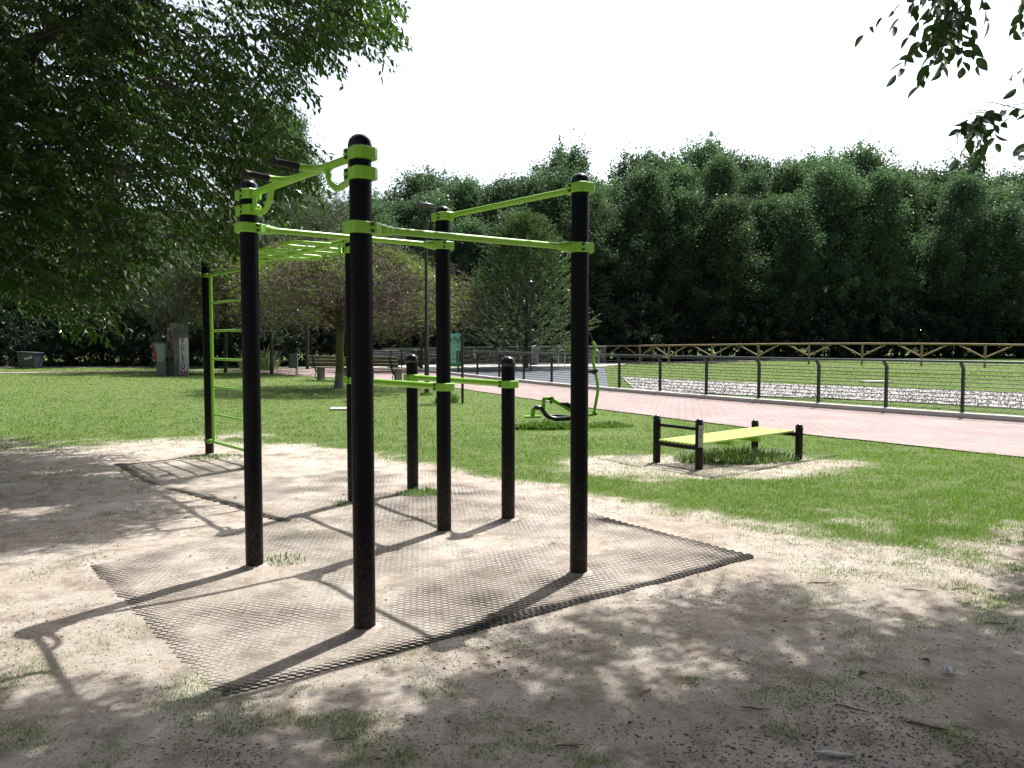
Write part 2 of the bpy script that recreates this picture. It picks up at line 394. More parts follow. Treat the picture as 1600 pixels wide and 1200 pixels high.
def make_ground():
    def geo(a,b,st,gr,mx):
        r=[a]; s=st
        while r[-1]<b: r.append(r[-1]+s); s=min(s*gr,mx)
        return r
    xs=np.arange(-6.5,6.5,.055); right=geo(6.5,420,.08,1.09,40); xs=np.concatenate([-np.array(right[::-1]),xs[1:],right])
    ys=np.arange(2.2,12.,.05); yb=geo(12,430,.08,1.05,40); ya=-np.array(geo(-2.2,60,.12,1.15,20))[::-1]
    ys=np.concatenate([ya,ys[1:],yb])
    X,Y=np.meshgrid(xs,ys); x=X.ravel(); y=Y.ravel()
    V=np.stack([x,y,Hf(x,y)],1); nx=len(xs); ny=len(ys)
    i=np.arange(ny-1)[:,None]*nx+np.arange(nx-1)[None]; i=i.ravel()
    F=np.stack([i,i+1,i+nx+1,i+nx],1)
    G=grass_cov(x,y)
    m,nt,b=newmat('sandy_soil_and_turf')
    a=N(nt,'ShaderNodeAttribute',attribute_name='grass')
    n1=noise(nt,1.1,6,.65,'Pos'); n2=noise(nt,9,8,.75,'Pos'); n3=noise(nt,45,6,.8,'Pos'); n4=noise(nt,150,4,.7,'Pos')
    soil=ramp(nt,n1,[(.28,(.345,.29,.235)),(.5,(.43,.372,.31)),(.72,(.56,.515,.46))])
    soil=mix(nt,ramp(nt,n2,[(.42,0.),(.72,.6)]),soil,(.60,.56,.51))
    n5=noise(nt,3.6,7,.72,'Pos')
    soil=mix(nt,ramp(nt,n5,[(.38,.7),(.52,0.)]),soil,(.235,.19,.15))
    soil=mix(nt,ramp(nt,n3,[(.3,.85),(.48,0.)]),soil,(.17,.13,.10))
    soil=mix(nt,ramp(nt,n4,[(.30,.8),(.42,0.)]),soil,(.12,.095,.07))
    # thin leaf litter flecks
    vo=N(nt,'ShaderNodeTexVoronoi'); vo.inputs['Scale'].default_value=26; vo.inputs['Randomness'].default_value=1
    gm=N(nt,'ShaderNodeNewGeometry'); mp=N(nt,'ShaderNodeMapping'); mp.inputs['Scale'].default_value=(1,2.3,1); mp.inputs['Rotation'].default_value=(0,0,.7)
    L(nt,gm.outputs['Position'],mp.inputs[0]); L(nt,mp.outputs[0],vo.inputs['Vector'])
    soil=mix(nt,ramp(nt,vo.outputs['Distance'],[(.07,.75),(.13,0.)]),soil,(.13,.095,.065))
    turf=ramp(nt,n2,[(.3,(.055,.09,.028)),(.52,(.11,.16,.042)),(.75,(.20,.235,.08))])
    turf=mix(nt,ramp(nt,n3,[(.35,.6),(.6,0.)]),turf,(.08,.10,.035))
    fac=math_(nt,'ADD',a.outputs['Fac'],math_(nt,'MULTIPLY',math_(nt,'SUBTRACT',n3,.5),1.1))
    fac=math_(nt,'ADD',fac,math_(nt,'MULTIPLY',math_(nt,'SUBTRACT',n2,.5),.6))
    c=mix(nt,ramp(nt,fac,[(.36,0.),(.78,1.)]),soil,turf)
    L(nt,c,b.inputs['Base Color']); b.inputs['Roughness'].default_value=.95; b.inputs['Specular IOR Level'].default_value=.15
    hh=math_(nt,'ADD',math_(nt,'MULTIPLY',n3,.6),math_(nt,'MULTIPLY',n4,.4))
    bump(nt,b,hh,1.,.022)
    o=npmesh('ground',V,F,m,{'grass':G},True); tag(o,kind='structure')
make_ground()
# ---------------------------------------------------------------- paths and sheets
def FP(i): return (.5+1.01*i,31.5-2.*i+.041*i*i)
def off_path(i,d):   # point shifted from the fence line towards the path (d>0)
    x,y=FP(i); x1,y1=FP(i+.1); tx,ty=x1-x,y1-y; l=math.hypot(tx,ty); return (x+ty/l*d, y-tx/l*d)
PE1=[(-60,33.5),(-30,39.4),(-20,42.7),(-15.5,45),(-9.8,37.2),(-6.75,34.8),(-4.2,31.3),(-1.76,27.2),(2.06,18.9),(3.34,16.5),(5.08,13.64),(7.08,10.9),(11,5),(17,-4)]
PE2=[(-60,35),(-30,41),(-20,44.5),(-14.9,48),(-8.2,48.8)]+[off_path(i,.32) for i in (-6.6,-4.,-1.2,4.0,5.6,7.6,9.6)]+[(13.7,9.9),(19.9,1.)]
def strip(name,e1,e2,mat,z,nx=6,step=1.5,jit=0.):
    A=[];B=[]
    for k in range(len(e1)-1):
        a0,a1=Vector(e1[k]),Vector(e1[k+1]); b0,b1=Vector(e2[k]),Vector(e2[k+1])
        n=max(1,int(max((a1-a0).length,(b1-b0).length)/step))
        for j in range(n): A.append(a0.lerp(a1,j/n)); B.append(b0.lerp(b1,j/n))
    A.append(Vector(e1[-1])); B.append(Vector(e2[-1]))
    V=[]
    for a,b in zip(A,B):
        for k in range(nx+1):
            p=a.lerp(b,k/nx)
            if jit: 
                if k in (0,nx): p=p+Vector((random.uniform(-jit,jit),random.uniform(-jit,jit)))
            V.append((p.x,p.y,float(Hbase(p.x,p.y))+z))
    n=len(A); i=(np.arange(n-1)[:,None]*(nx+1)+np.arange(nx)[None]).ravel()
    F=np.stack([i,i+1,i+nx+2,i+nx+1],1)
    V=np.array(V); 
    # make faces look up
    e=V[F[0]]; nrm=np.cross(e[1]-e[0],e[2]-e[0])
    if nrm[2]<0: F=F[:,::-1].copy()
    o=npmesh(name,V,F,mat); tag(o,kind='structure'); return o
def paver_mat():
    m,nt,b=newmat('pink_block_paving')
    gm=N(nt,'ShaderNodeNewGeometry'); mp=N(nt,'ShaderNodeMapping'); mp.inputs['Rotation'].default_value=(0,0,math.radians(57)); L(nt,gm.outputs['Position'],mp.inputs[0])
    br=N(nt,'ShaderNodeTexBrick'); L(nt,mp.outputs[0],br.inputs['Vector']); br.inputs['Scale'].default_value=1
    br.inputs['Brick Width'].default_value=.24; br.inputs['Row Height'].default_value=.12; br.inputs['Mortar Size'].default_value=.012
    br.inputs['Color1'].default_value=(.235,.155,.145,1); br.inputs['Color2'].default_value=(.30,.215,.20,1); br.inputs['Mortar'].default_value=(.085,.07,.065,1)
    n=noise(nt,.8,6,.7,'Pos'); c=mix(nt,ramp(nt,n,[(.35,0.),(.7,.6)]),br.outputs['Color'],(.32,.265,.25))
    n2=noise(nt,7,6,.75,'Pos'); c=mix(nt,ramp(nt,n2,[(.3,.45),(.45,0.)]),c,(.27,.22,.20))
    L(nt,c,b.inputs['Base Color']); b.inputs['Roughness'].default_value=.85
    bump(nt,b,br.outputs['Fac'],-.3,.005); return m
strip('path',PE1,PE2,paver_mat(),.02,8,.5,.03)
slab=simple('dark_blue_grey_slab',(.055,.068,.088),.55,.25,1.2)
strip('road',[FP(-6),FP(-3),FP(0),FP(2.7)],[(-6,47.2),(-2,47.2),(2,47.2),(5.4,46.2)],slab,.02,8,1)
pale=simple('pale_path_gravel',(.50,.47,.43),.9,.15,1.5)
strip('pavement',[(-40,49.6),(-9,49.8),(-4,47.6),(5.5,47.4),(8,53.),(30,53.5)],[(-40,51.),(-9,53),(-4,55.5),(5,56),(9,55.5),(30,55.5)],pale,.03,6,1.5)
def gravel_mat():
    m,nt,b=newmat('pale_gravel')
    n=noise(nt,14,6,.8,'Pos'); n2=noise(nt,2,4,.6,'Pos')
    c=ramp(nt,n,[(.3,(.20,.195,.185)),(.5,(.29,.28,.27)),(.7,(.36,.35,.34))])
    c=mix(nt,ramp(nt,n2,[(.55,0.),(.75,.5)]),c,(.22,.22,.12))
    L(nt,c,b.inputs['Base Color']); b.inputs['Roughness'].default_value=.95; bump(nt,b,n,.7,.02); return m
GE1=[(17.5,12.5),(12.2,18.9),(10.3,21.3),(6.8,23.8),(4.1,26.2)]; GE2=[(22,18.5),(16,24.8),(13.2,27.2),(8.5,31.5),(4.9,35.5)]
strip('gravel_bed',GE1,GE2,gravel_mat(),.03,10,.5,.05)
def stones():
    n=4500; k=RNG.integers(0,4,n); t=RNG.random(n); u=RNG.random(n)
    e1=np.array(GE1); e2=np.array(GE2)
    a=e1[k]+(e1[k+1]-e1[k])*t[:,None]; b=e2[k]+(e2[k+1]-e2[k])*t[:,None]; p=a+(b-a)*u[:,None]
    base=np.array([[1,0,0],[0,1,0],[-1,0,0],[0,-1,0],[0,0,1],[0,0,-1]],float)
    V=base[None]*RNG.uniform(.012,.032,(n,1,3)); V=V+RNG.normal(0,.006,V.shape)
    V[:,:,0]+=p[:,0:1]; V[:,:,1]+=p[:,1:2]; V[:,:,2]+=(Hbase(p[:,0],p[:,1])+.045)[:,None]
    f=np.array([[0,1,4],[1,2,4],[2,3,4],[3,0,4],[1,0,5],[2,1,5],[3,2,5],[0,3,5]])
    F=(np.arange(n)*6)[:,None,None]+f[None]
    o=npmesh('gravel',V.reshape(-1,3),F.reshape(-1,3),simple('gravel_stones',(.33,.32,.31),.9,.4,9)); tag(o,'pale gravel stones strewn in a strip beyond the metal fence','gravel',kind='stuff')
stones()
# kerb under the metal fence
kb=MB()
pts=[off_path(i,.16) for i in np.arange(-8,13.01,1.)]
for k in range(len(pts)-1):
    a,b=pts[k],pts[k+1]; za,zb=float(Hbase(*a)),float(Hbase(*b))
    d=Vector((b[0]-a[0],b[1]-a[1])); d=d/d.length*.006
    kb.beam((a[0]+d.x,a[1]+d.y,za+.05),(b[0]-d.x,b[1]-d.y,zb+.05),.30,.14,.01)
tag(kb.build('kerb',simple('pale_kerb_concrete',(.58,.57,.55),.85,.12,3)),kind='structure')
# ---------------------------------------------------------------- vegetation on the ground
def pathmask(x,y):
    poly=PE1+PE2[::-1]
    m=inpoly(x,y,poly)
    m|=inpoly(x,y,[FP(-6),FP(-3),FP(0),FP(2.7),(5.4,46.2),(2,47.2),(-6,47.2)])
    m|=inpoly(x,y,GE1+GE2[::-1])&(RNG.random(np.shape(x))<.93)
    m|=inpoly(x,y,[(-40,49.6),(-9,49.8),(-4,47.6),(5.5,47.4),(8,53.),(30,53.5),(30,55.5),(9,55.5),(5,56),(-4,55.5),(-9,53),(-40,51.)])
    m|=inpoly(x,y,[off_path(i,.32) for i in range(-6,13)]+[off_path(i,0.) for i in range(12,-7,-1)])
    return m
def blades(n,ymin,ymax,hmul,mat,name,label,cov,wpx=.52,lean=.5,density_pow=1.):
    py=RNG.uniform(ymin,ymax,n); px=RNG.uniform(-260,1860,n)
    a=(px-800)/FPX; b=(600-py)/FPX; dy=CT+b*ST; dz=-ST+b*CT
    t=-HC/dz; x=a*t; y=dy*t
    # refine for terrain height
    for _ in range(3):
        t=(Hbase(x,y)-HC)/dz; x=a*t; y=dy*t
    ok=(y>1.5)&(y<75)&(t>0); x=x[ok];y=y[ok]
    G=cov(x,y); k=(RNG.random(len(x))<G**density_pow)&(~pathmask(x,y)); x=x[k];y=y[k];G=G[k]; n=len(x)
    z=Hf(x,y); dist=np.hypot(x,y)
    cl=fbm(x,y,.25,21)
    h=hmul*RNG.uniform(.5,1.25,n)*(.55+.9*cl)*(.55+.45*G)*(.55+.45*ss(4,7,y))
    h=h*(1+ss(20,60,dist)*.8)
    w=np.maximum(.0035,dist*wpx/794.)*RNG.uniform(.6,1.2,n)
    az=RNG.uniform(0,2*math.pi,n); ln=RNG.uniform(.1,lean*1.6,n)
    dx,dy2=np.cos(az),np.sin(az); fa=az+RNG.normal(0,.8,n)+1.57
    sx,sy=np.cos(fa),np.sin(fa)
    V=np.empty((n,5,3))
    def P(k,f,wd,sgn): V[:,k,0]=x+dx*ln*h*f*f+sx*w*wd*sgn; V[:,k,1]=y+dy2*ln*h*f*f+sy*w*wd*sgn; V[:,k,2]=z-.004+h*f
    P(0,0,.5,1);P(1,0,.5,-1);P(2,.55,.42,-1);P(3,.55,.42,1);P(4,1,0,1)
    b0=(np.arange(n)*5)[:,None]
    # quad + triangle stored as quads (tip triangle duplicated as degenerate-free quad via two tris)
    F=np.concatenate([b0+np.array([0,1,2]),b0+np.array([0,2,3]),b0+np.array([3,2,4])],0)
    v=np.clip(.4*fbm(x,y,.9,31)+.5*(fbm(x,y,4.,37)-.2)+.45*RNG.random(n),0,1)
    o=npmesh(name,V.reshape(-1,3),F,mat,{'v':np.repeat(v,5)}); tag(o,label,'grass',kind='stuff')
blades(1100000,552,1210,.042,M['grassblade'],'turf_grass','short green turf grass growing over the park ground',lambda x,y:grass_cov(x,y)*(.45+.55*ss(.35,.55,fbm(x,y,.3,44))))
blades(70000,600,1210,.045,M['strawblade'],'dry_grass','dry straw coloured grass and litter on the bare soil',lambda x,y:np.clip(grass_cov(x,y)*.6*(1-ss(10,20,y))+.05*ss(.5,.7,fbm(x,y,.5,61)),0,1),.6,1.6)
def clump(name,cx,cy,rad,n,h,label,cat,mat='weed',w=.012,sq=1.):
    T=empty(name,(cx,cy,H1(cx,cy))); tag(T,label,cat)
    r=rad*np.sqrt(RNG.random(n)); a=RNG.uniform(0,6.283,n); x=r*np.cos(a); y=r*np.sin(a)*sq
    z=np.zeros(n)-.01; hh=h*RNG.uniform(.4,1.1,n)*(1.1-.6*(r/rad)); az=a+RNG.normal(0,.8,n); ln=RNG.uniform(.1,.9,n)
    dx,dy=np.cos(az),np.sin(az); sx,sy=-dy,dx; ww=w*RNG.uniform(.5,1.2,n)
    V=np.empty((n,7,3))
    for k,(f,wd,sg) in enumerate(((0,.4,1),(0,.4,-1),(.4,.5,-1),(.4,.5,1),(.75,.35,-1),(.75,.35,1),(1,0,1))):
        V[:,k,0]=x+dx*ln*hh*f*f*.9+sx*ww*wd*sg; V[:,k,1]=y+dy*ln*hh*f*f*.9+sy*ww*wd*sg; V[:,k,2]=z+hh*(f-.25*ln*f**3)
    b0=(np.arange(n)*7)[:,None]
    F=np.concatenate([b0+np.array(q) for q in ([0,1,2],[0,2,3],[3,2,4],[3,4,5],[5,4,6])],0)
    npmesh('leaves',V.reshape(-1,3),F,M[mat],{'v':np.repeat(RNG.random(n),7)},parent=T)
clump('grass_clump',3.05,10.75,.85,1700,.24,'tall green grass clump growing under the slatted sit-up bench','grass clump','weed',.014,.45)
clump('grass_clump',-.93,8.28,.30,700,.10,'low green grass tuft at the foot of the short back left post','grass clump','weed',.009,.6)
clump('grass_clump',-1.66,5.72,.16,200,.07,'small grass tuft on the mat right of the left tall post','grass clump','weed',.007)
clump('grass_clump',-1.66,7.75,.14,200,.07,'small grass tuft beside the hidden post on the mat','grass clump','weed',.007)
clump('weed_plant',.55,14.7,.75,1800,.20,'leafy dark weed patch in front of the rowing seat of the exercise machine','weed','weed',.03,.4)
clump('weed_plant',1.75,15.0,.55,700,.16,'weed tuft at the right foot of the exercise machine','weed','weed',.02,.5)
clump('weed_plant',-1.75,21.2,.30,500,.42,'leafy weed growing at the foot of the teal information panel','weed','weed',.03)
clump('weed_plant',-2.6,24.05,.22,300,.16,'pale grass tuft around the foot of the street lamp','weed','weed',.02)
clump('reed_plant',-14.6,46,1.1,260,1.9,'tall pale arching reeds at the edge of the dark left wood','reed','weed',.05)
clump('grass_clump',-4.1,11.0,.55,900,.07,'low grass patch beside the foot of the ladder','grass clump','weed',.008,.5)
def debris():
    n=46000; py=RNG.uniform(680,1230,n); px=RNG.uniform(-200,1800,n); a=(px-800)/FPX; b=(600-py)/FPX; dy=CT+b*ST; t=-HC/(-ST+b*CT); x=a*t; y=dy*t
    k=RNG.random(n)<.12+.88*ss(.45,.7,fbm(x,y,.8,91)); k&=~((inpoly(x,y,MATA))&(RNG.random(n)<.8)); x=x[k];y=y[k];n=len(x)
    s=RNG.uniform(.0018,.006,n)*np.where(RNG.random(n)<.06,2.,1.)*(1+ss(4,10,y)*.6); az=RNG.uniform(0,6.283,n); el=RNG.uniform(.18,.6,n)
    z=Hf(x,y)+.002; ca,sa=np.cos(az),np.sin(az)
    V=np.empty((n,5,3))
    for i,(u,v_,w_) in enumerate(((1,0,0),(0,1,0),(-1,0,0),(0,-1,0),(.1,.1,1))):
        uu=u*s*1.6; vv=v_*s*el*1.6; V[:,i,0]=x+ca*uu-sa*vv; V[:,i,1]=y+sa*uu+ca*vv; V[:,i,2]=z+(w_*s*.5)-(0 if w_ else .001)
    F=(np.arange(n)*5)[:,None,None]+np.array([[0,1,4],[1,2,4],[2,3,4],[3,0,4]])[None]
    m,nt,b=newmat('soil_litter_chips'); a_=N(nt,'ShaderNodeAttribute',attribute_name='v')
    L(nt,ramp(nt,a_.outputs['Fac'],[(.0,(.09,.07,.05)),(.5,(.20,.155,.115)),(.8,(.33,.28,.22)),(1.,(.55,.50,.44))]),b.inputs['Base Color']); b.inputs['Roughness'].default_value=.9
    o=npmesh('soil_litter',V.reshape(-1,3),F.reshape(-1,3),m,{'v':np.repeat(RNG.random(n),5)}); tag(o,'tiny bark chips, dead leaf bits and grit strewn over the sandy soil','litter',kind='stuff')
debris()
# ---------------------------------------------------------------- rubber mats
def ringmat(name,poly,pitch,label,ax,raise_edges,mat,hoff):
    c=np.array(poly).mean(0); a=np.array(ax)/np.hypot(*ax); b=np.array([-a[1],a[0]])
    R=pitch/math.sqrt(3); n=int(6/pitch)
    I,J=np.meshgrid(np.arange(-n,n),np.arange(-n,n)); I=I.ravel();J=J.ravel()
    u=(I+.5*(J%2))*pitch; w=J*pitch*.866
    X=c[0]+a[0]*u+b[0]*w; Y=c[1]+a[1]*u+b[1]*w
    k=inpoly(X,Y,poly); X=X[k];Y=Y[k]
    # distance to the polygon edges
    def dist(p0,p1):
        p0=np.array(p0);p1=np.array(p1);d=p1-p0;t=np.clip(((X-p0[0])*d[0]+(Y-p0[1])*d[1])/(d@d),0,1)
        return np.hypot(X-p0[0]-t*d[0],Y-p0[1]-t*d[1])
    de=[dist(poly[i],poly[(i+1)%len(poly)]) for i in range(len(poly))]
    dmin=np.minimum.reduce(de)
    def hgt(x,y):
        return Hf(x,y)+hoff+(fbm(x,y,.9,17)-.5)*.010+.004*(vn(x,y,.3,5)-.5)
    rise=np.zeros(len(X))
    for i,am in raise_edges.items(): 
        rise+=am*np.exp(-(de[i]/.07)**2)*(.35+1.2*vn(X,Y,.8,3))
    keep=(hgt(X,Y)+rise>Hf(X,Y)-.016); X=X[keep];Y=Y[keep];rise=rise[keep]; n=len(X)
    ang=np.radians(30+60*np.arange(6))
    ca,sa=np.cos(ang),np.sin(ang)
    hx=a[0]*ca+b[0]*sa; hy=a[1]*ca+b[1]*sa
    # inner ring has 12 points for a round hole
    an2=np.radians(30*np.arange(12)); ix=a[0]*np.cos(an2)+b[0]*np.sin(an2); iy=a[1]*np.cos(an2)+b[1]*np.sin(an2)
    ro=np.where(np.arange(12)%2==1,R,R*.866)
    rr=R*.86
    V=np.empty((n,36,3))
    for q in range(12):
        V[:,q,0]=X+ix[q]*ro[q]; V[:,q,1]=Y+iy[q]*ro[q]
        V[:,12+q,0]=X+ix[q]*rr; V[:,12+q,1]=Y+iy[q]*rr
    tz=hgt(V[:,:24,0],V[:,:24,1])+rise[:,None]
    V[:,:24,2]=tz; V[:,24:36]=V[:,12:24]; V[:,24:36,2]-=.03
    f=[]
    for q in range(12):
        r=(q+1)%12; f.append([q,r,12+r,12+q]); f.append([12+q,12+r,24+r,24+q])
    F=(np.arange(n)*36)[:,None,None]+np.array(f)[None]
    T=empty(name,(c[0],c[1],0)); tag(T,label,'rubber mat','rubber ring mats laid in the soil')
    V[:,:,0]-=c[0];V[:,:,1]-=c[1]
    npmesh('ring_lattice',V.reshape(-1,3),F.reshape(-1,4),mat,smooth=False,parent=T)
FM=[(-1.304,3.514),(1.807,5.82),(.86,7.1),(-2.05,6.98),(-2.308,6.66),(-3.021,5.6)]
RM=[(.86,7.11),(.142,8.758),(-1.2,10.2),(-3.016,11.6),(-5.228,10.387),(-4.322,9.169),(-2.05,6.99)]
ringmat('rubber_mat',FM,.044,'black ring lattice mat half buried in sand at the nearest tall posts',(.8,.593),{0:.011,1:.006,5:.004},M['rubber_dusty'],.0014)
ringmat('rubber_mat',RM,.050,'rear stretch of black ring mat in front of the grass and ladder',(.8,.593),{4:.006,5:.008},M['rubber_dusty'],.0010)
ringmat('rubber_mat',MATB,.06,'worn dark ring mat under the slatted sit-up bench',(.78,.62),{0:.003,1:.005},M['rubber_dusty'],.001)
# ---------------------------------------------------------------- workout rig
P={'P1':g(398,886),'P2':g(570,980),'P3':g(904,896),'P4':g(694,830),'P5':g(645,768),'P6':g(794,812),'P7':g(553,786),'P8':(-4.35,11.35)}
P={k:Vector(v) for k,v in P.items()}
ldir=(P['P2']-P['P1']).normalized()
# second ladder post stands behind the tall left post as seen here
P['P9']=P['P8']+ldir*1.62
rig=Thing('workout_rig',(P['P2'].x,P['P2'].y,0),'tall outdoor workout rig of black posts with lime green bars, ladder and parallel bars','workout rig')
SOILV=[]
def post(p,h,r=.061):
    z0=H1(p.x,p.y)-.05
    b=MB(); b.lathe((p.x,p.y,0),[(r,z0),(r,h-.075)],40)
    ob=rig.part(b,'post',M['post'])
    rg=random.Random(int(p.x*100)); so_=MB(); pr=[(r+.065,-.010),(r+.035,.002),(r+.012,.010),(r+.001,.016)]; vs=[];fs=[]
    for ri,zi in pr:
        for k in range(20):
            an=math.pi*2*k/20; q_=ri+rg.uniform(-.012,.012)*(ri>r+.01); vs.append((p.x+q_*math.cos(an),p.y+q_*math.sin(an),H1(p.x+q_*math.cos(an),p.y+q_*math.sin(an))+zi+rg.uniform(-.002,.002)))
    for i in range(3):
        for k in range(20): j=(k+1)%20; fs.append((i*20+k,i*20+j,(i+1)*20+j,(i+1)*20+k))
    SOILV.append((vs,fs))
    c=MB(); R=r*1.09
    prof=[(r*.9,h-.09),(R,h-.088),(R*1.0,h-.058),(R*.975,h-.052)]
    for k in range(1,9):
        a=math.pi/2*k/8; prof.append((R*.955*math.cos(a)+.0005,h-.052+.052*1.05*math.sin(a)))
    c.lathe((p.x,p.y,0),prof,40); rig.part(c,'post_cap',M['cap'],ob)
    s=MB(); d=Vector((-.35,-.93,0)); q=Vector((p.x,p.y,h-.072))+d*(R-.002); s.tube([q,q+d*.004],.0045,8); rig.part(s,'cap_screw',M['steel'],ob)
for k,h in (('P1',2.73),('P2',2.73),('P3',2.74),('P4',2.73),('P5',1.475),('P6',1.475),('P7',2.73),('P9',2.76)): post(P[k],h)
post(P['P8'],2.76,.06)
def clamp(p,d,z,h=.066,r=.061,slim=False):
    """bracket round a post, bar side towards d"""
    d=Vector((d[0],d[1])).normalized(); n=Vector((-d.y,d.x))
    k=1. if not slim else .8
    o=[(-.088,-.042),(-.068,-.069*k),(.012,-.069*k),(.020,-.066*k),(.052,-.066*k),(.060,-.070*k),(.082,-.048),(.110,-.034),(.110,.034),(.082,.048),(.060,.070*k),(.052,.066*k),(.020,.066*k),(.012,.069*k),(-.068,.069*k),(-.088,.042)]
    pts=[(p.x+d.x*u+n.x*v,p.y+d.y*u+n.y*v) for u,v in o]
    b=MB(); b.prism(pts,z-h/2,z+h/2,.006)
    # raised bolt bosses and ribs on both flanks
    R=Matrix(((d.x,n.x,0),(d.y,n.y,0),(0,0,1)))
    for s in (1,-1):
        for zz in (0,):
            c=Vector((p.x,p.y,z))+Vector((d.x,d.y,0))*.040+Vector((n.x,n.y,0))*s*.068*k; b.box(c,(.036,.012,h*.16),R,.002)
    ob=rig.part(b,'clamp',M['green'])
    for s in (1,-1):
        for zz in (-.27,.27):
            c=Vector((p.x,p.y,z+h*zz))+Vector((d.x,d.y,0))*.034+Vector((n.x,n.y,0))*s*.064*k
            q=MB(); q.tube([c,c+Vector((n.x,n.y,0))*s*.009],.0105,6); rig.part(q,'bolt',M['bolt'],ob)
    return ob
def bar(pa,pb,za,zb,r=.021,sleeve=True,name='pull_up_bar'):
    A=Vector((pa.x,pa.y,za)); B=Vector((pb.x,pb.y,zb)); d=(B-A).normalized()
    b=MB(); b.tube([A+d*.10,B-d*.10],r,20)
    if sleeve:
        for q,s in ((A,1),(B,-1)):
            b.tube([q+d*s*.10,q+d*s*.105,q+d*s*.15,q+d*s*.165],[r*1.5,r*1.62,r*1.62,r*1.15],20)
            b.tube([q+d*s*.155,q+d*s*.19,q+d*s*.195],[r*1.28,r*1.28,r*1.0],20)
    rig.part(b,name,M['green'])
def link(a,b,za,zb=None,**k):
    zb=za if zb is None else zb
    d=P[b]-P[a]; clamp(P[a],d,za); clamp(P[b],-d,zb); bar(P[a],P[b],za,zb,**k)
link('P2','P3',2.225,2.24); link('P1','P4',2.395,2.404)
link('P3','P4',2.64,2.64,sleeve=False)
link('P7','P4',1.228,name='parallel_bar',r=.029,sleeve=False); link('P5','P6',1.228,name='parallel_bar',r=.029,sleeve=False)
# grip bar between the two near posts
def arc(pts,n=6,rad=.04):
    """round the corners of a polyline"""
    pts=[Vector(p) for p in pts]; out=[pts[0]]
    for i in range(1,len(pts)-1):
        a=(pts[i-1]-pts[i]); b=(pts[i+1]-pts[i]); ra=min(rad,a.length*.45,b.length*.45)
        p0=pts[i]+a.normalized()*ra; p1=pts[i]+b.normalized()*ra
        for k in range(n+1):
            t=k/n; out.append(p0.lerp(pts[i],t).lerp(pts[i].lerp(p1,t),t))
    out.append(pts[-1]); return out
d12=(P['P1']-P['P2']); L12=d12.length; d12n=d12.normalized(); nn=Vector((-d12n.y,d12n.x))
if nn.y>0: nn=-nn
zt,zl=2.622,2.515
for q,s in (('P2',1),('P1',-1)):
    clamp(P[q],d12n*s,zt,.067); clamp(P[q],d12n*s,zl,.067)
    b=MB(); o=P[q]; D=Vector((d12n.x*s,d12n.y*s,0))
    base=Vector((o.x,o.y,0))
    b.tube(arc([base+D*.39+Vector((0,0,zt-.005)),base+D*.36+Vector((0,0,zl+.02)),base+D*.27+Vector((0,0,zl-.045)),base+D*.09+Vector((0,0,zl-.01))],6,.05),.019,14)
    b.tube([base+D*.112+Vector((0,0,zt-.01)),base+D*.108+Vector((0,0,zl))],.016,12)
    rig.part(b,'bracket_loop',M['green'])
bar(P['P2'],P['P1'],zt,zt,r=.023,sleeve=False,name='grip_bar')
for s,lean in ((.33,-.02),(.60,.0)):
    q=P['P2']+d12*s; a=Vector((q.x,q.y,zt)); nv=Vector((nn.x,nn.y,0))+Vector((d12n.x,d12n.y,0))*lean
    nv=(nv+Vector((0,0,.05))).normalized(); t=Vector((d12n.x,d12n.y,0))
    b=MB(); b.tube(arc([a-t*.12,a-t*.02+nv*.03,a+nv*.09,a+nv*.13],5,.06),[.02]*14,12)
    st=rig.part(b,'handle',M['green'])
    gq=MB(); g0=a+nv*.12; prof=[(0,.021),(.002,.025),(.008,.025),(.012,.0215),(.13,.0215),(.145,.023),(.15,.028),(.158,.028),(.162,.02)]
    gq.tube([g0+nv*x for x,_ in prof],[r for _,r in prof],18); rig.part(gq,'grip',M['grip'],st)
# zig-zag monkey bars
d79=(P['P9']-P['P7']); L79=d79.length; u=Vector((d79.x/L79,d79.y/L79,0)); nb=Vector((-u.y,u.x,0))
if nb.y>0: nb=-nb      # towards the camera and left
zb1,zb2=2.60,2.50
for q,s in (('P7',1),('P9',-1)):
    clamp(P[q],(u.x*s,u.y*s),zb1,.062); clamp(P[q],(u.x*s,u.y*s),zb2,.062)
    b=MB(); base=Vector((P[q].x,P[q].y,0)); D=u*s
    b.tube(arc([base+D*.27+Vector((0,0,zb1)),base+D*.25+Vector((0,0,zb2+.02)),base+D*.20+Vector((0,0,zb2-.035)),base+D*.10+Vector((0,0,zb2-.01))],6,.05),.018,12)
    b.tube([base+D*.115+Vector((0,0,zb1)),base+D*.11+Vector((0,0,zb2))],.016,10)
    rig.part(b,'bracket_loop',M['green'])
b=MB(); A=Vector((P['P7'].x,P['P7'].y,zb1)); b.tube([A+u*.1,A+u*(L79-.1)],.027,16); rig.part(b,'monkey_bar_beam',M['green'])
for k in range(3):
    for s,o in ((1,.42),(-1,.80)):
        c0=o+k*.76
        if c0+.36>L79-.1 or (k==2 and s==-1): continue
        e=nb*s*.42
        b=MB(); b.tube(arc([A+u*c0,A+u*(c0+.02)+e*.96,A+u*(c0+.38)+e,A+u*(c0+.40)],6,.09),.0175,12); rig.part(b,'monkey_bar_loop',M['green'])
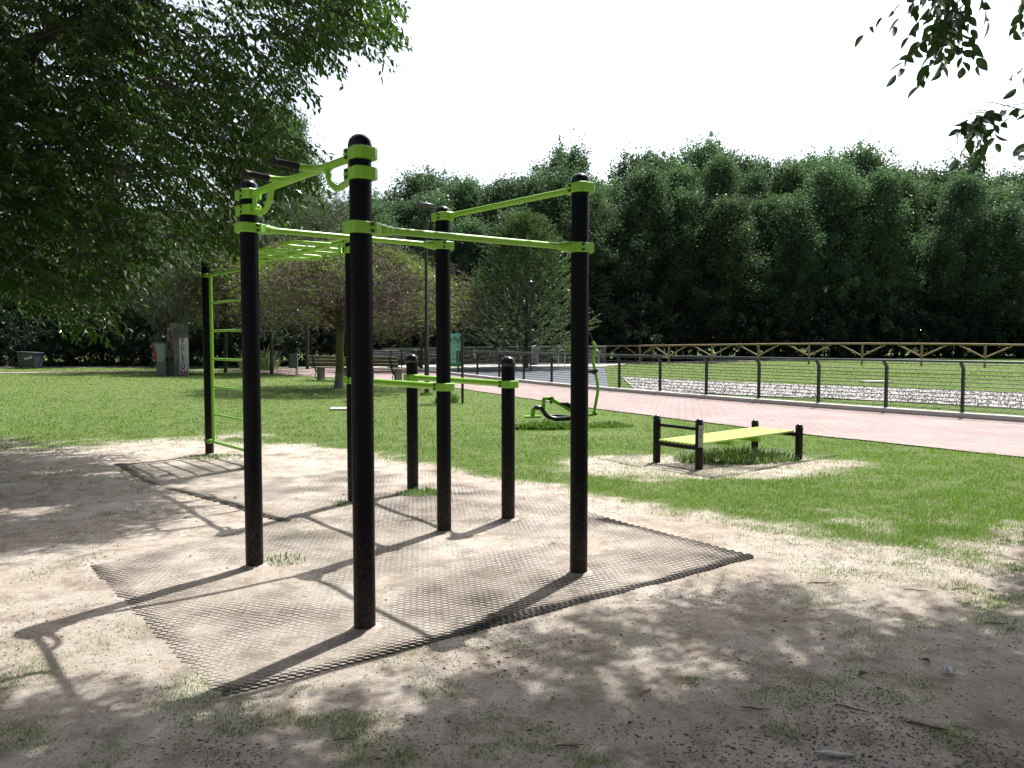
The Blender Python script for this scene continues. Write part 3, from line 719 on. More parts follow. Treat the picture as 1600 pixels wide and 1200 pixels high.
# ladder
A8=Vector((P['P8'].x,P['P8'].y,0)); A9=Vector((P['P9'].x,P['P9'].y,0)); ld=(A9-A8).normalized(); LL=(A9-A8).length
for z in (2.545,.19):
    for q,s in (('P8',1),('P9',-1)): clamp(P[q],(ld.x*s,ld.y*s),z,.055,slim=True)
    b=MB(); b.tube([A8+ld*.10+Vector((0,0,z)),A9-ld*.10+Vector((0,0,z))],.021,14); rig.part(b,'ladder_crossbar',M['green'])
for t in (.175,LL-.10):
    b=MB(); b.tube([A8+ld*t+Vector((0,0,.19)),A8+ld*t+Vector((0,0,2.545))],.023,14); rig.part(b,'ladder_rail',M['green'])
for k in range(1,6):
    z=.19+2.355*k/6+.0; b=MB(); b.tube([A8+ld*.18+Vector((0,0,z)),A8+ld*(LL-.10)+Vector((0,0,z))],.0165,12); rig.part(b,'rung',M['green'])
mb_=MB()
for vs_,fs_ in SOILV: mb_.add(vs_,fs_,True)
tag(mb_.build('soil_mounds',simple('packed_sandy_soil',(.36,.31,.26),.95,.25,18,bmp=.6,bscale=70)),kind='structure')
# ---------------------------------------------------------------- sit-up bench
BA,BB,BD=Vector(g(1026,722)),Vector(g(1092,733)),Vector(g(1248,717)); BC=BA+(BD-BB)
sb=Thing('sit_up_bench',((BA.x+BD.x)/2,(BA.y+BD.y)/2,0),'slatted yellow green exercise bench between four short black posts','exercise bench')
def v3(p,z): return Vector((p.x,p.y,z))
for p,h in ((BA,.63),(BB,.635),(BC,.48),(BD,.48)):
    b=MB(); b.lathe((p.x,p.y,0),[(.05,-.05),(.05,h-.05)],24); po=sb.part(b,'post',M['post'])
    c=MB(); c.lathe((p.x,p.y,0),[(.045,h-.06),(.053,h-.058),(.053,h-.04)]+[(.051*math.cos(a)+.0004,h-.04+.045*math.sin(a)) for a in [math.pi/2*k/6 for k in range(7)]],24); sb.part(c,'post_cap',M['cap'],po)
    if p is BB:
        q=MB(); pts=[]
        for k in range(7):
            a=math.radians(-115+12*k); pts.append((math.cos(a),math.sin(a)))
        vs=[];fs=[]
        for cx,cy in pts:
            for z in (.28,.56): vs.append((p.x+cx*.0525,p.y+cy*.0525,z))
        for cx,cy in pts:
            for z in (.28,.56): vs.append((p.x+cx*.0505,p.y+cy*.0505,z))
        for k in range(6): fs.append((2*k,2*k+2,2*k+3,2*k+1)); fs.append((14+2*k,14+2*k+1,14+2*k+3,14+2*k+2))
        fs+= [(0,1,15,14),(12,26,27,13)]
        q.add(vs,fs); sb.part(q,'name_plate',M['plate'],po)
        t=MB()
        for zz,wd in ((.515,1.),(.50,.6),(.44,.8),(.425,.8),(.41,.5)):
            a0=-92; 
            for k in range(int(5*wd)):
                a=math.radians(a0+9*k); t.box((p.x+math.cos(a)*.0535,p.y+math.sin(a)*.0535,zz),(.002,.006,.005),Matrix.Rotation(a,3,'Z'))
        sb.part(t,'plate_print',M['ink'],po)
b=MB(); b.tube([v3(BA,.505),v3(BB,.505)],.021,14); sb.part(b,'foot_bar',M['post'])
b=MB(); b.beam(v3(BA,.262),v3(BB,.262),.05,.05,.006); sb.part(b,'cross_beam',M['post'])
b=MB(); b.beam(v3(BC,.335),v3(BD,.335),.05,.05,.006); sb.part(b,'cross_beam',M['post'])
ud=(BD-BB).normalized(); wdv=(BB-BA); wl=wdv.length; wn=wdv/wl
ns=9
for k in range(ns):
    o=BA+wn*(.085+(wl-.17)*k/(ns-1)); a=o+ud*(-.03); c=o+ud*((BD-BB).length-.02)
    b=MB(); b.beam(v3(a,.303),v3(c,.378),(wl-.17)/(ns-1)*.54,.022,.004); sb.part(b,'slat',M['slat'])
for t in (.35,.62):
    o=ud*((BD-BB).length*t); z=.303+.075*t-.045
    b=MB(); b.beam(v3(BA+o+wn*.08,z),v3(BB+o-wn*.06,z),.07,.06,.004); sb.part(b,'slat_support',M['green'])
# ---------------------------------------------------------------- exercise machine behind the right hand post
DM=15.7
def A_(x,y,dd=0.): return at(x,y,DM+dd)
em=Thing('exercise_machine',(at(905,660,DM).x,DM,0),'lime green and black rowing and arm exercise machine partly hidden behind the right tall post','exercise machine')
mast=A_(903,560,.25)
b=MB(); b.lathe((mast.x,mast.y,0),[(.057,-.02),(.057,1.62)],20); m_=em.part(b,'mast',M['post'])
b=MB(); b.lathe((mast.x,mast.y,0),[(.05,1.60),(.062,1.61),(.062,1.63),(.04,1.67),(.001,1.68)],20); em.part(b,'mast_cap',M['cap'],m_)
b=MB(); dsc=A_(900,541,0); b.tube([dsc+Vector((.0,-.02,0)),dsc+Vector((0,.02,0))],.135,28); em.part(b,'round_plate',M['green'])
b=MB(); b.tube(arc([A_(926,534),A_(931,542),A_(925.5,562),A_(930,578),A_(935,608),A_(928,646)],5,.1),.03,12); em.part(b,'arm_lever',M['green'])
b=MB(); b.tube([A_(921,520),A_(926,533)],.017,10); em.part(b,'lever_grip',M['grip'])
b=MB(); b.tube([Vector((mast.x,mast.y,A_(920,580).z)),A_(930,581)+Vector((0,.0,0))],.035,12); b.tube([A_(928,581,-.05),A_(928,581,.08)],.05,12); b.tube([A_(932,579.5,-.06),A_(932,579.5,-.02)],.035,12); em.part(b,'pivot_joint',M['blackmetal'])
b=MB(); b.tube([A_(926,648),Vector((mast.x,mast.y,.11))],.03,10); b.tube([A_(930,647,-.06),A_(930,647,.06)],.035,10); em.part(b,'foot_pivot',M['green'])
b=MB(); b.tube([A_(930,647,-.085),A_(930,647,-.06)],.024,10); em.part(b,'pivot_bolt',M['bolt'])
b=MB(); b.tube(arc([A_(834,637),A_(845,637),A_(855,651),A_(868,655),A_(905,653)],6,.22),.047,14); em.part(b,'main_tube',M['blackmetal'])
b=MB(); b.tube([A_(834,637),A_(832,652)],.042,12); b.box(A_(832,651),(.34,.22,.03),None,.006); em.part(b,'foot_plate',M['green'])
b=MB(); b.tube(arc([A_(847,640),A_(849.5,638),A_(849.5,622.5),A_(862,623)],4,.03),.036,12); em.part(b,'seat_link',M['green'])
b=MB(); b.tube([A_(862,624,-.06),A_(862,624,.06)],.055,12); em.part(b,'link_joint',M['green'])
b=MB(); b.tube([A_(859,623,-.08),A_(859,623,-.04)],.03,10); b.tube([A_(849,639,-.08),A_(849,639,-.03)],.025,10); b.tube([A_(861,629,-.08),A_(861,629,-.04)],.025,10); em.part(b,'joint_bolt',M['bolt'])
b=MB(); b.tube([A_(864,625),A_(903,647)],.04,12); em.part(b,'rowing_arm',M['green'])
b=MB(); b.tube([A_(876,630,-.05),A_(884,631.5),A_(895,637)],[.02,.05,.055],12); em.part(b,'seat',M['grip'])
b=MB(); b.tube([A_(856,650,.35),A_(870,649,.42),A_(888,651,.35)],.03,10); em.part(b,'foot_rest',M['blackmetal'])
# ---------------------------------------------------------------- metal fences
def tri_fence(pts,label,bend,ends=True):
    x0,y0=pts[0]; T=Thing('metal_fence',(x0,y0,float(Hbase(x0,y0))),label,'fence','grey metal railings of the pond crossing')
    n=len(pts); tops=[]
    for i,(x,y) in enumerate(pts):
        xa,ya=pts[max(i-1,0)]; xb,yb=pts[min(i+1,n-1)]; t=Vector((xb-xa,yb-ya)).normalized(); nv=Vector((t.y,-t.x))*bend
        z=float(Hbase(x,y))+.1; b=MB(); N3=Vector((nv.x,nv.y,0)); o=Vector((x,y,z)); 
        # flat plate post with a kinked head
        prof=[(-.0,0),(.075,0),(.075,.93),(.19,1.075),(.145,1.09),(.0,.955)]
        T3=Vector((t.x,t.y,0))*.026
        vs=[o+N3*u+Vector((0,0,w))+T3 for u,w in prof]+[o+N3*u+Vector((0,0,w))-T3 for u,w in prof]
        m=len(prof); fs=[tuple(range(m)),tuple(reversed(range(m,2*m)))]+[(k,k+m,(k+1)%m+m,(k+1)%m) for k in range(m)]
        b.add(vs,fs); b.box(o+N3*.04+Vector((0,0,.006)),(.16,.16,.012),Matrix.Rotation(math.atan2(t.y,t.x),3,'Z')); T.part(b,'post',M['fence_metal'])
        tops.append((o,N3))
    b=MB(); b.tube([o+N*.17+Vector((0,0,1.095)) for o,N in tops],.026,10); T.part(b,'handrail',M['fence_rail'])
    hs=[.07+k*.083 for k in range(11)]
    for h in hs:
        b=MB(); b.tube([o+N*.037+Vector((0,0,h)) for o,N in tops],.0085,5); T.part(b,'wire',M['fence_metal'])
    b=MB(); b.tube([o+N*.125+Vector((0,0,1.03)) for o,N in tops],.0085,5); T.part(b,'wire',M['fence_metal'])
    return T
tri_fence([FP(i) for i in range(-7,13)],'grey metal post and wire fence running along the pink paved path',1)
tri_fence([(-8.2+1.8*k,50.2+.28*k) for k in range(9)],'distant grey metal railing on the far side of the dark crossing',1)
# ---------------------------------------------------------------- wooden fence
wp=[(945,55.5),(999.5,53.8),(1045,52),(1112,50.3),(1185,48.6),(1264,46.9),(1347,45.3),(1440,43.6),(1539,42)]
WP=[]
for px,D in wp:
    a=at(px,560,D); WP.append(Vector((a.x,D,float(Hbase(a.x,D)))))
dlt=WP[-1]-WP[-2]
for k in range(1,4): 
    q=WP[8]+dlt*k; WP.append(Vector((q.x,q.y,float(Hbase(q.x,q.y)))))
wf=Thing('wooden_fence',WP[0],'tan timber rail fence with diagonal braces beyond the meadow','fence')
HW=1.2
for i,p in enumerate(WP):
    b=MB(); b.lathe((p.x,p.y,0),[(.062,p.z-.1),(.06,p.z+HW-.05)],10); wf.part(b,'post',M['tan_wood'])
    for s in (1,-1):
        j=i+s
        if 0<=j<len(WP):
            d=(WP[j]-p); dl=Vector((d.x,d.y,0)).normalized(); e=p+d*(1.2/d.length)
            b=MB(); b.tube([p+dl*.05+Vector((0,0,.52)),e+Vector((0,0,HW-.06))],.042,8); wf.part(b,'brace',M['tan_wood'])
for i in range(len(WP)-1):
    b=MB(); b.tube([WP[i]+Vector((0,0,HW)),WP[i+1]+Vector((0,0,HW))],.055,10); wf.part(b,'top_rail',M['tan_wood'])
# ---------------------------------------------------------------- benches
def make_bench(label,wd,group,L_=2.0):
    T=Thing('park_bench',(0,0,0),label,'bench',group)
    # local: seat runs along x, backrest at y=-.2 leaning to -y, front towards +y
    for k in range(3):
        b=MB(); b.box((0,.02+.15*k,.47),(L_,.13,.04),None,.008); T.part(b,'seat_slat',wd)
    for k in range(3):
        b=MB(); zc=.62+.125*k; b.box((0,-.13-.035*k,zc),(L_,.035,.105),Matrix.Rotation(.25,3,'X'),.008); T.part(b,'back_slat',wd)
    for x in (-L_/2+.3,L_/2-.3):
        b=MB(); b.beam((x,-.04,.30),(x,-.175,.58),.07,.02); b.beam((x,-.175,.58),(x,-.25,.93),.07,.02); b.tube(arc([(x,-.04,.32),(x,-.12,.16),(x,-.05,.03)],4,.1),.018,8); T.part(b,'back_bracket',M['fence_metal'])
        b=MB(); b.box((x+.02,.17,.22),(.10,.34,.46),None,.015); T.part(b,'concrete_leg',M['old_concrete'])
    return T.e
bA=make_bench('brown slatted park bench seen from behind, nearest the mossy tree trunk',M['bench_wood'],'park benches')
pa=Vector(g(490,594)); pb=Vector((-4.5,30.9)); dd=(pb-pa).normalized(); ang=math.atan2(dd.y,dd.x)
c=pa+dd*1.0; bA.location=(c.x,c.y,.03); bA.rotation_euler=(0,0,ang); bA.scale=(1.1,1.1,1.1)
bB=copy_tree(bA); bB['label']='brown slatted park bench seen from behind, partly hidden by the nearest tall post'; c=pa+dd*3.9; bB.location=(c.x,c.y,.03)
gA=make_bench('grey timber bench behind the railing, left of the thin lamp pole',M['grey_wood'],'park benches',2.4)
gx=[597,622,655]
gl=['grey timber bench behind the railing, leftmost of three in a row','grey timber bench behind the railing, middle of three in a row','grey timber bench behind the railing, rightmost of three beside the lamp pole']
for k,px in enumerate((590,634,678)):
    o=gA if k==0 else copy_tree(gA); o['label']=gl[k]; q=at(px,565,47.6-.0*k); o.location=(q.x-.2,q.y+1.2,float(Hbase(q.x,q.y))+.05); o.rotation_euler=(0,0,math.radians(-3)+math.pi*0); o.scale=(1,1,1.15)
# ---------------------------------------------------------------- litter bin, lamps, signs
lb=g(458,589); T=Thing('litter_bin',(lb[0],lb[1],0),'grey square litter bin on two posts beside the path','litter bin')
R=Matrix.Rotation(.5,3,'Z')
b=MB(); b.box((lb[0],lb[1],.72),(.30,.36,.62),R,.015); T.part(b,'bin_body',M['bin'])
b=MB(); b.box((lb[0],lb[1],1.05),(.34,.42,.03),R,.006); T.part(b,'lid',M['fence_metal'])
for s in (-1,1):
    o=R@Vector((.17,.12*s,0)); b=MB(); b.beam((lb[0]+o.x,lb[1]+o.y,-.02),(lb[0]+o.x,lb[1]+o.y,1.08),.05,.05); T.part(b,'support_post',M['steel'])
def lamp(px,py,D,h,label,kk=1.):
    q=g(px,py) if D is None else (at(px,py,D).x,D); x,y=q; z=float(Hbase(x,y))
    T=Thing('street_lamp',(x,y,z),label,'street lamp','street lamps')
    k=1.
    b=MB(); b.lathe((x,y,z),[(.075*kk,-.05),(.07*kk,1.35),(.072*kk,1.38),(.052*kk,1.42),(.045*kk,h-.95)],14); T.part(b,'pole',M['lamp'])
    b=MB(); b.lathe((x,y,z),[(.05*kk,h-.97),(.06*kk,h-.9),(.11*kk,h-.62),(.125*kk,h-.60),(.125*kk,h-.56),(.05*kk,h-.55)],16); hd=T.part(b,'lamp_housing',M['lamp'])
    for s in (0,2.09,4.19):
        a=s+.6; b=MB(); b.tube([(x+.10*math.cos(a),y+.10*math.sin(a),z+h-.57),(x+.15*math.cos(a),y+.15*math.sin(a),z+h-.12)],.014,6); T.part(b,'arm',M['lamp'],hd)
    b=MB(); b.lathe((x,y,z),[(.27*kk,h-.135),(.28*kk,h-.12),(.20*kk,h-.075),(.08*kk,h-.035),(.03*kk,h-.02),(.03*kk,h+.01),(.002*kk,h+.015)],24); T.part(b,'lamp_hat',M['lamp'])
hl=at(667,315,24.18).z
lamp(667,617,None,hl,'dark street lamp with a flat disc hat standing between the two centre posts')
lamp(829,560,41,at(829,437,41).z-.1,'distant thin street lamp in front of the feathery green tree',.55)
# slender pole near the wood on the right
q=at(1264,560,58); z=float(Hbase(q.x,58)); T=Thing('slender_pole',(q.x,58,z),'slender dark pole with a small white band before the right wood','pole')
b=MB(); b.lathe((q.x,58,z),[(.04,-.05),(.03,at(1264,455,58).z-z)],8); T.part(b,'shaft',M['lamp'])
b=MB(); zz=at(1264,510,58).z-z; b.lathe((q.x,58,z),[(.045,zz-.35),(.045,zz+.35)],8); T.part(b,'white_band',M['white'])
# information panel
DP=20.86; xs_=at(722.5,540,DP).x; T=Thing('information_panel',(xs_,DP,0),'teal information panel on a dark post right of the middle tall post','information panel')
zT=at(722,521,DP).z; zB=at(722,573,DP).z
b=MB(); b.box((xs_,DP,zT/2),(.065,.09,zT+.04),None,.005); T.part(b,'post',M['lamp'])
x0=at(686,540,DP).x; x1=xs_-.034; cx=(x0+x1)/2
b=MB(); b.box((cx,DP,(zT+zB)/2),(x1-x0,.03,zT-zB),None,.004); pn=T.part(b,'panel',M['teal'])
b=MB(); b.box((cx,DP-.018,zB+.045),(x1-x0-.004,.008,.085)); T.part(b,'green_band',M['sign_green'],pn)
b=MB(); b.box((x0-.034,DP,zT/2),(.065,.09,zT+.04),None,.005); T.part(b,'post',M['lamp'])
b=MB()
def rect(xa,xb,ya,yb,t=.003): 
    global b
    a=at(xa,ya,DP-.017); c=at(xb,yb,DP-.017); b.box(((a.x+c.x)/2,DP-.0175,(a.z+c.z)/2),(c.x-a.x,t,a.z-c.z))
for r_ in ((713,720,548.5,566.5),(706.5,710.5,536.9,537.7),(712,720,536.9,537.7),(706.5,710.5,552.5,553.6),(706.5,710.8,560.4,561.6),(710,711,525,527.5),(718,719.7,524.5,528),(713,716,540.8,541.6),(716,718.5,541.8,542.6),(717.5,719.2,543,544.5)): 
    b=MB(); rect(*r_); T.part(b,'printed_mark',M['ink'],pn)
b=MB()
for k,yy in enumerate((551,554,557,560.5,563.5)): rect(714.6+.3*(k%2),718-.3*(k%3),yy,yy+1,.008)
T.part(b,'map_marks',M['teal'],pn)
def text_mesh(name,txt,size,mat,thing,parent,M4,bold=0.,sx=1.):
    cu=bpy.data.curves.new(name,'FONT'); cu.body=txt; cu.size=size; cu.extrude=.002; cu.offset=bold; cu.align_x='CENTER'; cu.align_y='CENTER'
    o=bpy.data.objects.new(name,cu); COL.objects.link(o); dg=bpy.context.evaluated_depsgraph_get(); me=bpy.data.meshes.new_from_object(o.evaluated_get(dg))
    bpy.data.objects.remove(o); bpy.data.curves.remove(cu)
    me.transform(Matrix.Diagonal((sx,1,1,1))); me.transform(M4); me.transform(Matrix.Translation(-thing.o))
    me.name=name; me.materials.clear(); me.materials.append(mat); ob=bpy.data.objects.new(name,me); COL.objects.link(ob); ob.parent=parent; return ob
tp=at(713.5,532,DP-.019); text_mesh('lettering','ARTNOLI',.17,M['ink'],T,pn,Matrix.Translation(tp)@Matrix.Rotation(math.pi/2,4,'X'),.002,.75)
# cabinets
gz=lambda x,y:(g(x,y)[0],g(x,y)[1])
cxp=g(286,587); DC=cxp[1]
def X_(px,D=DC): return at(px,560,D).x
def Z_(py,D=DC): return at(300,py,D).z
T=Thing('utility_cabinet',(cxp[0],DC,0),'tall white doored utility cabinet with red spray painted letters','utility cabinet','utility cabinets')
xa,xm,xb=X_(271),X_(280.5),X_(295.5)
w=xb-xm
b=MB(); b.box(((xm+xb)/2-.13,DC+.2,Z_(526)/2),(w-.22,.42,Z_(526)),None,.01); bd=T.part(b,'cabinet_body',M['cab_side'])
b=MB(); b.box(((xm+xb)/2,DC-.02,Z_(527)/2+.01),(w-.02,.02,Z_(527)-.04),None,.004); dr=T.part(b,'door',M['cab_white'])
b=MB(); b.box(((xm+xb)/2-.14,DC+.12,Z_(525)+.0),(w+.24,.50,.05),None,.01); T.part(b,'roof',M['cab_side'])
b=MB(); b.box(((xa+xm)/2,DC+.22,Z_(527)/2),(xm-xa-.01,.40,Z_(527)-.02),None,.01); T.part(b,'side_case',M['old_concrete'])
ys=[532,543,554,564,573]
for ch,yy in zip('VULTU',ys):
    text_mesh('painted_letter',ch,.36,M['red'],T,dr,Matrix.Translation((X_(286),DC-.034,Z_(yy)))@Matrix.Rotation(math.pi/2,4,'X'),.016,.75)
text_mesh('painted_letters','RAS',.30,M['red'],T,dr,Matrix.Translation((X_(288),DC-.034,Z_(583)))@Matrix.Rotation(math.pi/2,4,'X'),.014,.7)
def splat(thing,x0,x1,z0,z1,y,mat,parent,n=14,name='spray_paint'):
    b=MB()
    for k in range(n):
        cx=random.uniform(x0+.05,x1-.05); zz=random.uniform(z0,z1); rr=random.uniform(.03,.08); m=9
        pts=[(cx+math.cos(6.283*i/m)*rr*random.uniform(.5,1.1),y-.0006*k,zz+math.sin(6.283*i/m)*rr*random.uniform(1.,2.6)) for i in range(m)]
        pts=[(min(max(p[0],x0+.01),x1-.01),p[1],p[2]) for p in pts]
        b.add(pts+[(p[0],p[1]+.0003,p[2]) for p in pts],[tuple(range(m))])
    thing.part(b,name,mat,parent)
T=Thing('concrete_pillar',(X_(270),DC+.8,0),'tall stained concrete pillar with dark red paint between the cabinets','pillar')
b=MB(); b.box(((X_(267,DC+.6)+X_(289,DC+.6))/2,DC+.85,Z_(506,DC+.6)/2),(X_(289,DC+.6)-X_(267,DC+.6),.5,Z_(506,DC+.6)),None,.02); bd=T.part(b,'shaft',M['old_concrete'])
b=MB(); b.box(((X_(258)+X_(266))/2,DC+.45,Z_(512)/2),(X_(268)-X_(258),.22,Z_(512)),None,.02); s2=T.part(b,'buttress',M['old_concrete'])
splat(T,X_(258),X_(268),.7,2.2,DC+.335,M['dark_red'],s2,16)
cb=g(250,587); DB=cb[1]
T=Thing('utility_cabinet',(cb[0],DB,0),'low grey utility cabinet on a narrower base with a red paint blotch','utility cabinet','utility cabinets')
xa,xb=X_(239.5,DB),X_(258,DB)
b=MB(); b.box(((xa+xb)/2+.06,DB+.2,.42),(xb-xa-.12,.34,.86),None,.01); T.part(b,'plinth',M['cab_side'])
b=MB(); b.box(((xa+xb)/2,DB+.2,(Z_(565,DB)+Z_(537,DB))/2),(xb-xa,.42,Z_(537,DB)-Z_(565,DB)),None,.015); bd=T.part(b,'cabinet_body',M['cab_grey'])
b=MB(); b.box(((xa+xb)/2+.08,DB-.02,(Z_(566,DB)+Z_(538,DB))/2),((xb-xa)*.62,.02,Z_(539,DB)-Z_(566,DB)),None,.004); T.part(b,'door',M['cab_grey'],bd)
b=MB(); b.box(((xa+xb)/2,DB+.2,Z_(536,DB)),(xb-xa+.05,.48,.04),None,.01); T.part(b,'roof',M['cab_side'])
splat(T,xa,xa+.22,.75,1.42,DB-.014,M['red'],bd,12)
# dumpster
db=g(48,576); T=Thing('dumpster',(db[0],db[1],0),'dark blue grey waste container with a pale sticker under the trees at far left','dumpster')
hb=(576-548)*db[1]/FPX; wbx=27*db[1]/FPX
b=MB(); x,y=db; w=wbx/2
b.add([(x-w*.85,y-.4,.12),(x+w*.85,y-.4,.12),(x+w*.85,y+.4,.12),(x-w*.85,y+.4,.12),(x-w,y-.5,hb*.85),(x+w,y-.5,hb*.85),(x+w,y+.5,hb*.85),(x-w,y+.5,hb*.85)],[(0,3,2,1),(0,1,5,4),(1,2,6,5),(2,3,7,6),(3,0,4,7),(4,5,6,7)])
bd=T.part(b,'container_body',M['bin'])
b=MB(); b.box((x,y,hb*.85+.05),(2*w+.08,1.06,.08),Matrix.Rotation(.06,3,'Y'),.02); T.part(b,'lid',M['bin'])
b=MB(); b.add([(x-.05,y-.49,hb*.5),(x+.42,y-.50,hb*.58),(x+.38,y-.51,hb*.75),(x+.2,y-.505,hb*.66),(x-.1,y-.50,hb*.6)],[(0,1,2,3,4)]); T.part(b,'sticker',M['sticker'],bd)
for s in (-1,1):
    b=MB(); b.tube([(x+s*w*.7-.03,y-.35,.07),(x+s*w*.7+.03,y-.35,.07)],.07,10); T.part(b,'wheel',M['grip'])
# round topped bin and cycle hoops beyond the railing
q=at(835.5,565,50.5); zb_=float(Hbase(q.x,50.5))+.02
T=Thing('round_bin',(q.x,50.5,zb_),'grey cylindrical bin with a domed top behind the railing','litter bin')
b=MB(); b.lathe((q.x,50.5,zb_),[(.25,0),(.25,.95),(.265,.96),(.265,1.0)],20); T.part(b,'bin_body',M['bin'])
b=MB(); b.lathe((q.x,50.5,zb_),[(.27,1.0)]+[(.27*math.cos(a)+.001,1.02+.24*math.sin(a)) for a in [math.pi/2*k/6 for k in range(7)]],20); T.part(b,'domed_lid',M['cab_grey'])
for px,lab in ((877.5,'pale steel cycle hoop just left of the right tall post'),(931,'pale steel cycle hoop behind the bent green lever')):
    q=at(px,568,49.8); zb_=float(Hbase(q.x,49.8))+.02
    b=MB(); o=Vector((q.x,49.8,zb_)); b.tube(arc([o+Vector((-.19,0,0)),o+Vector((-.19,0,.95)),o+Vector((.19,0,.95)),o+Vector((.19,0,0))],6,.14),.03,8)
    ob=b.build('cycle_hoop',M['steel'],None,o); tag(ob,lab,'cycle rack','cycle hoops')
# slabs
for px,py,sz,lab,zz in ((541,640,(.75,.5,.05),'flat grey inspection slab set in the grass left of the nearest post',.0),(1370,598,(1.1,.6,.06),'white concrete slab lying in the meadow beyond the metal fence',0.)):
    q=g(px,py); b=MB(); b.box((q[0],q[1],H1(*q)+.02),sz,Matrix.Rotation(.15,3,'Z'),.01); ob=b.build('concrete_slab',M['concrete'],None,Vector((q[0],q[1],0))); tag(ob,lab,'slab')
# ---------------------------------------------------------------- small litter on the soil
def crumple(px,py,s,label,mat,name='paper_scrap',cat='litter',flat=.35):
    x,y=g(px,py); z=H1(x,y); b=MB(); n=7
    vs=[]
    for i in range(n):
        for j in range(n):
            vs.append((x+(i/(n-1)-.5)*s+random.uniform(-.1,.1)*s,y+(j/(n-1)-.5)*s*.7+random.uniform(-.1,.1)*s,z+.006+abs(random.gauss(0,1))*s*flat*.45))
    b.add(vs,[(i*n+j,(i+1)*n+j,(i+1)*n+j+1,i*n+j+1) for i in range(n-1) for j in range(n-1)])
    tag(b.build(name,mat,None,Vector((x,y,z))),label,cat)
crumple(167,719,.11,'small white folded paper on the sandy soil left of the ladder',M['white'],flat=.2)
crumple(1482,1051,.05,'crumpled white paper on the shaded soil at lower right',M['white'],flat=.7)
crumple(1124,722,.13,'crumpled pale wrapper beside the sit-up bench grass',M['white'],flat=.5)
_x,_y=g(1305,1180); _z=H1(_x,_y)+.008; b=MB()
b.tube([(_x-.075,_y+.02,_z),(_x-.03,_y+.0,_z+.006),(_x+.03,_y-.006,_z),(_x+.085,_y-.004,_z)],[.003,.008,.007,.002],6); b.tube([(_x-.05,_y+.03,_z),(_x-.01,_y+.005,_z+.01),(_x+.04,_y+.012,_z)],[.002,.005,.002],5)
tag(b.build('bark_strip',M['stone'],None,Vector((_x,_y,_z))),'pale frayed bark strip on the soil at the bottom edge','bark strip')
sticks=[(1280,912,.16,.1),(1430,925,.14,-.3),(920,1019,.08,.0),(820,1052,.07,.9),(770,960,.12,.2),(1450,1135,.16,-.5),(1010,1080,.10,.8),(1180,1110,.12,-.2),(1555,975,.12,-.1),(690,1078,.10,2.2),(1330,1108,.13,-.6),(1510,945,.10,.5),(540,1160,.1,.2),(1130,1125,.09,1.1),(890,1170,.12,.1),(1500,920,.14,.3)]
proto=None
for k,(px,py,ln,a) in enumerate(sticks):
    x,y=g(px,py); z=H1(x,y)+.006
    if proto is None:
        b=MB(); b.tube([(-.5,0,0),(-.2,.03,.012),(.1,-.02,.006),(.5,.04,0)],[.022,.028,.025,.012],6); b.tube([(.05,-.01,.01),(.22,-.12,.02)],[.018,.008],5)
        proto=b.build('fallen_twig',M['stick'])
        o=proto
    else:
        o=proto.copy(); COL.objects.link(o)
    o.location=(x,y,z); o.rotation_euler=(0,0,a); o.scale=(ln,ln,ln)
    tag(o,'short dry brown twig lying on the bare sandy soil','twig','dry twigs scattered on the soil')
leafspots=[(1340,1055,.055),(375,1105,.03),(400,1108,.03),(740,985,.035),(1375,905,.04),(1240,1040,.03),(860,1095,.03),(1090,900,.03),(1455,1035,.05),(300,870,.035),(980,1135,.03),(1210,990,.03),(640,1120,.03),(365,780,.05)]
proto=None
for k,(px,py,s) in enumerate(leafspots):
    x,y=g(px,py); z=H1(x,y)+.004
    if proto is None:
        V,F,v=leaves(np.array([[0,0,.0]]),np.array([[1.,.0,.25]]),np.array([[0,0,1.]]),1.,.55,fold=.4)
        proto=npmesh('fallen_leaf',V,F,M['dryleaf']); o=proto
    else: o=proto.copy(); COL.objects.link(o)
    o.location=(x,y,z); o.rotation_euler=(0,0,k*1.9); o.scale=(s*1.0,)*3
    tag(o,'curled brown dead leaf lying on the bare sandy soil','dead leaf','dead leaves scattered on the soil')
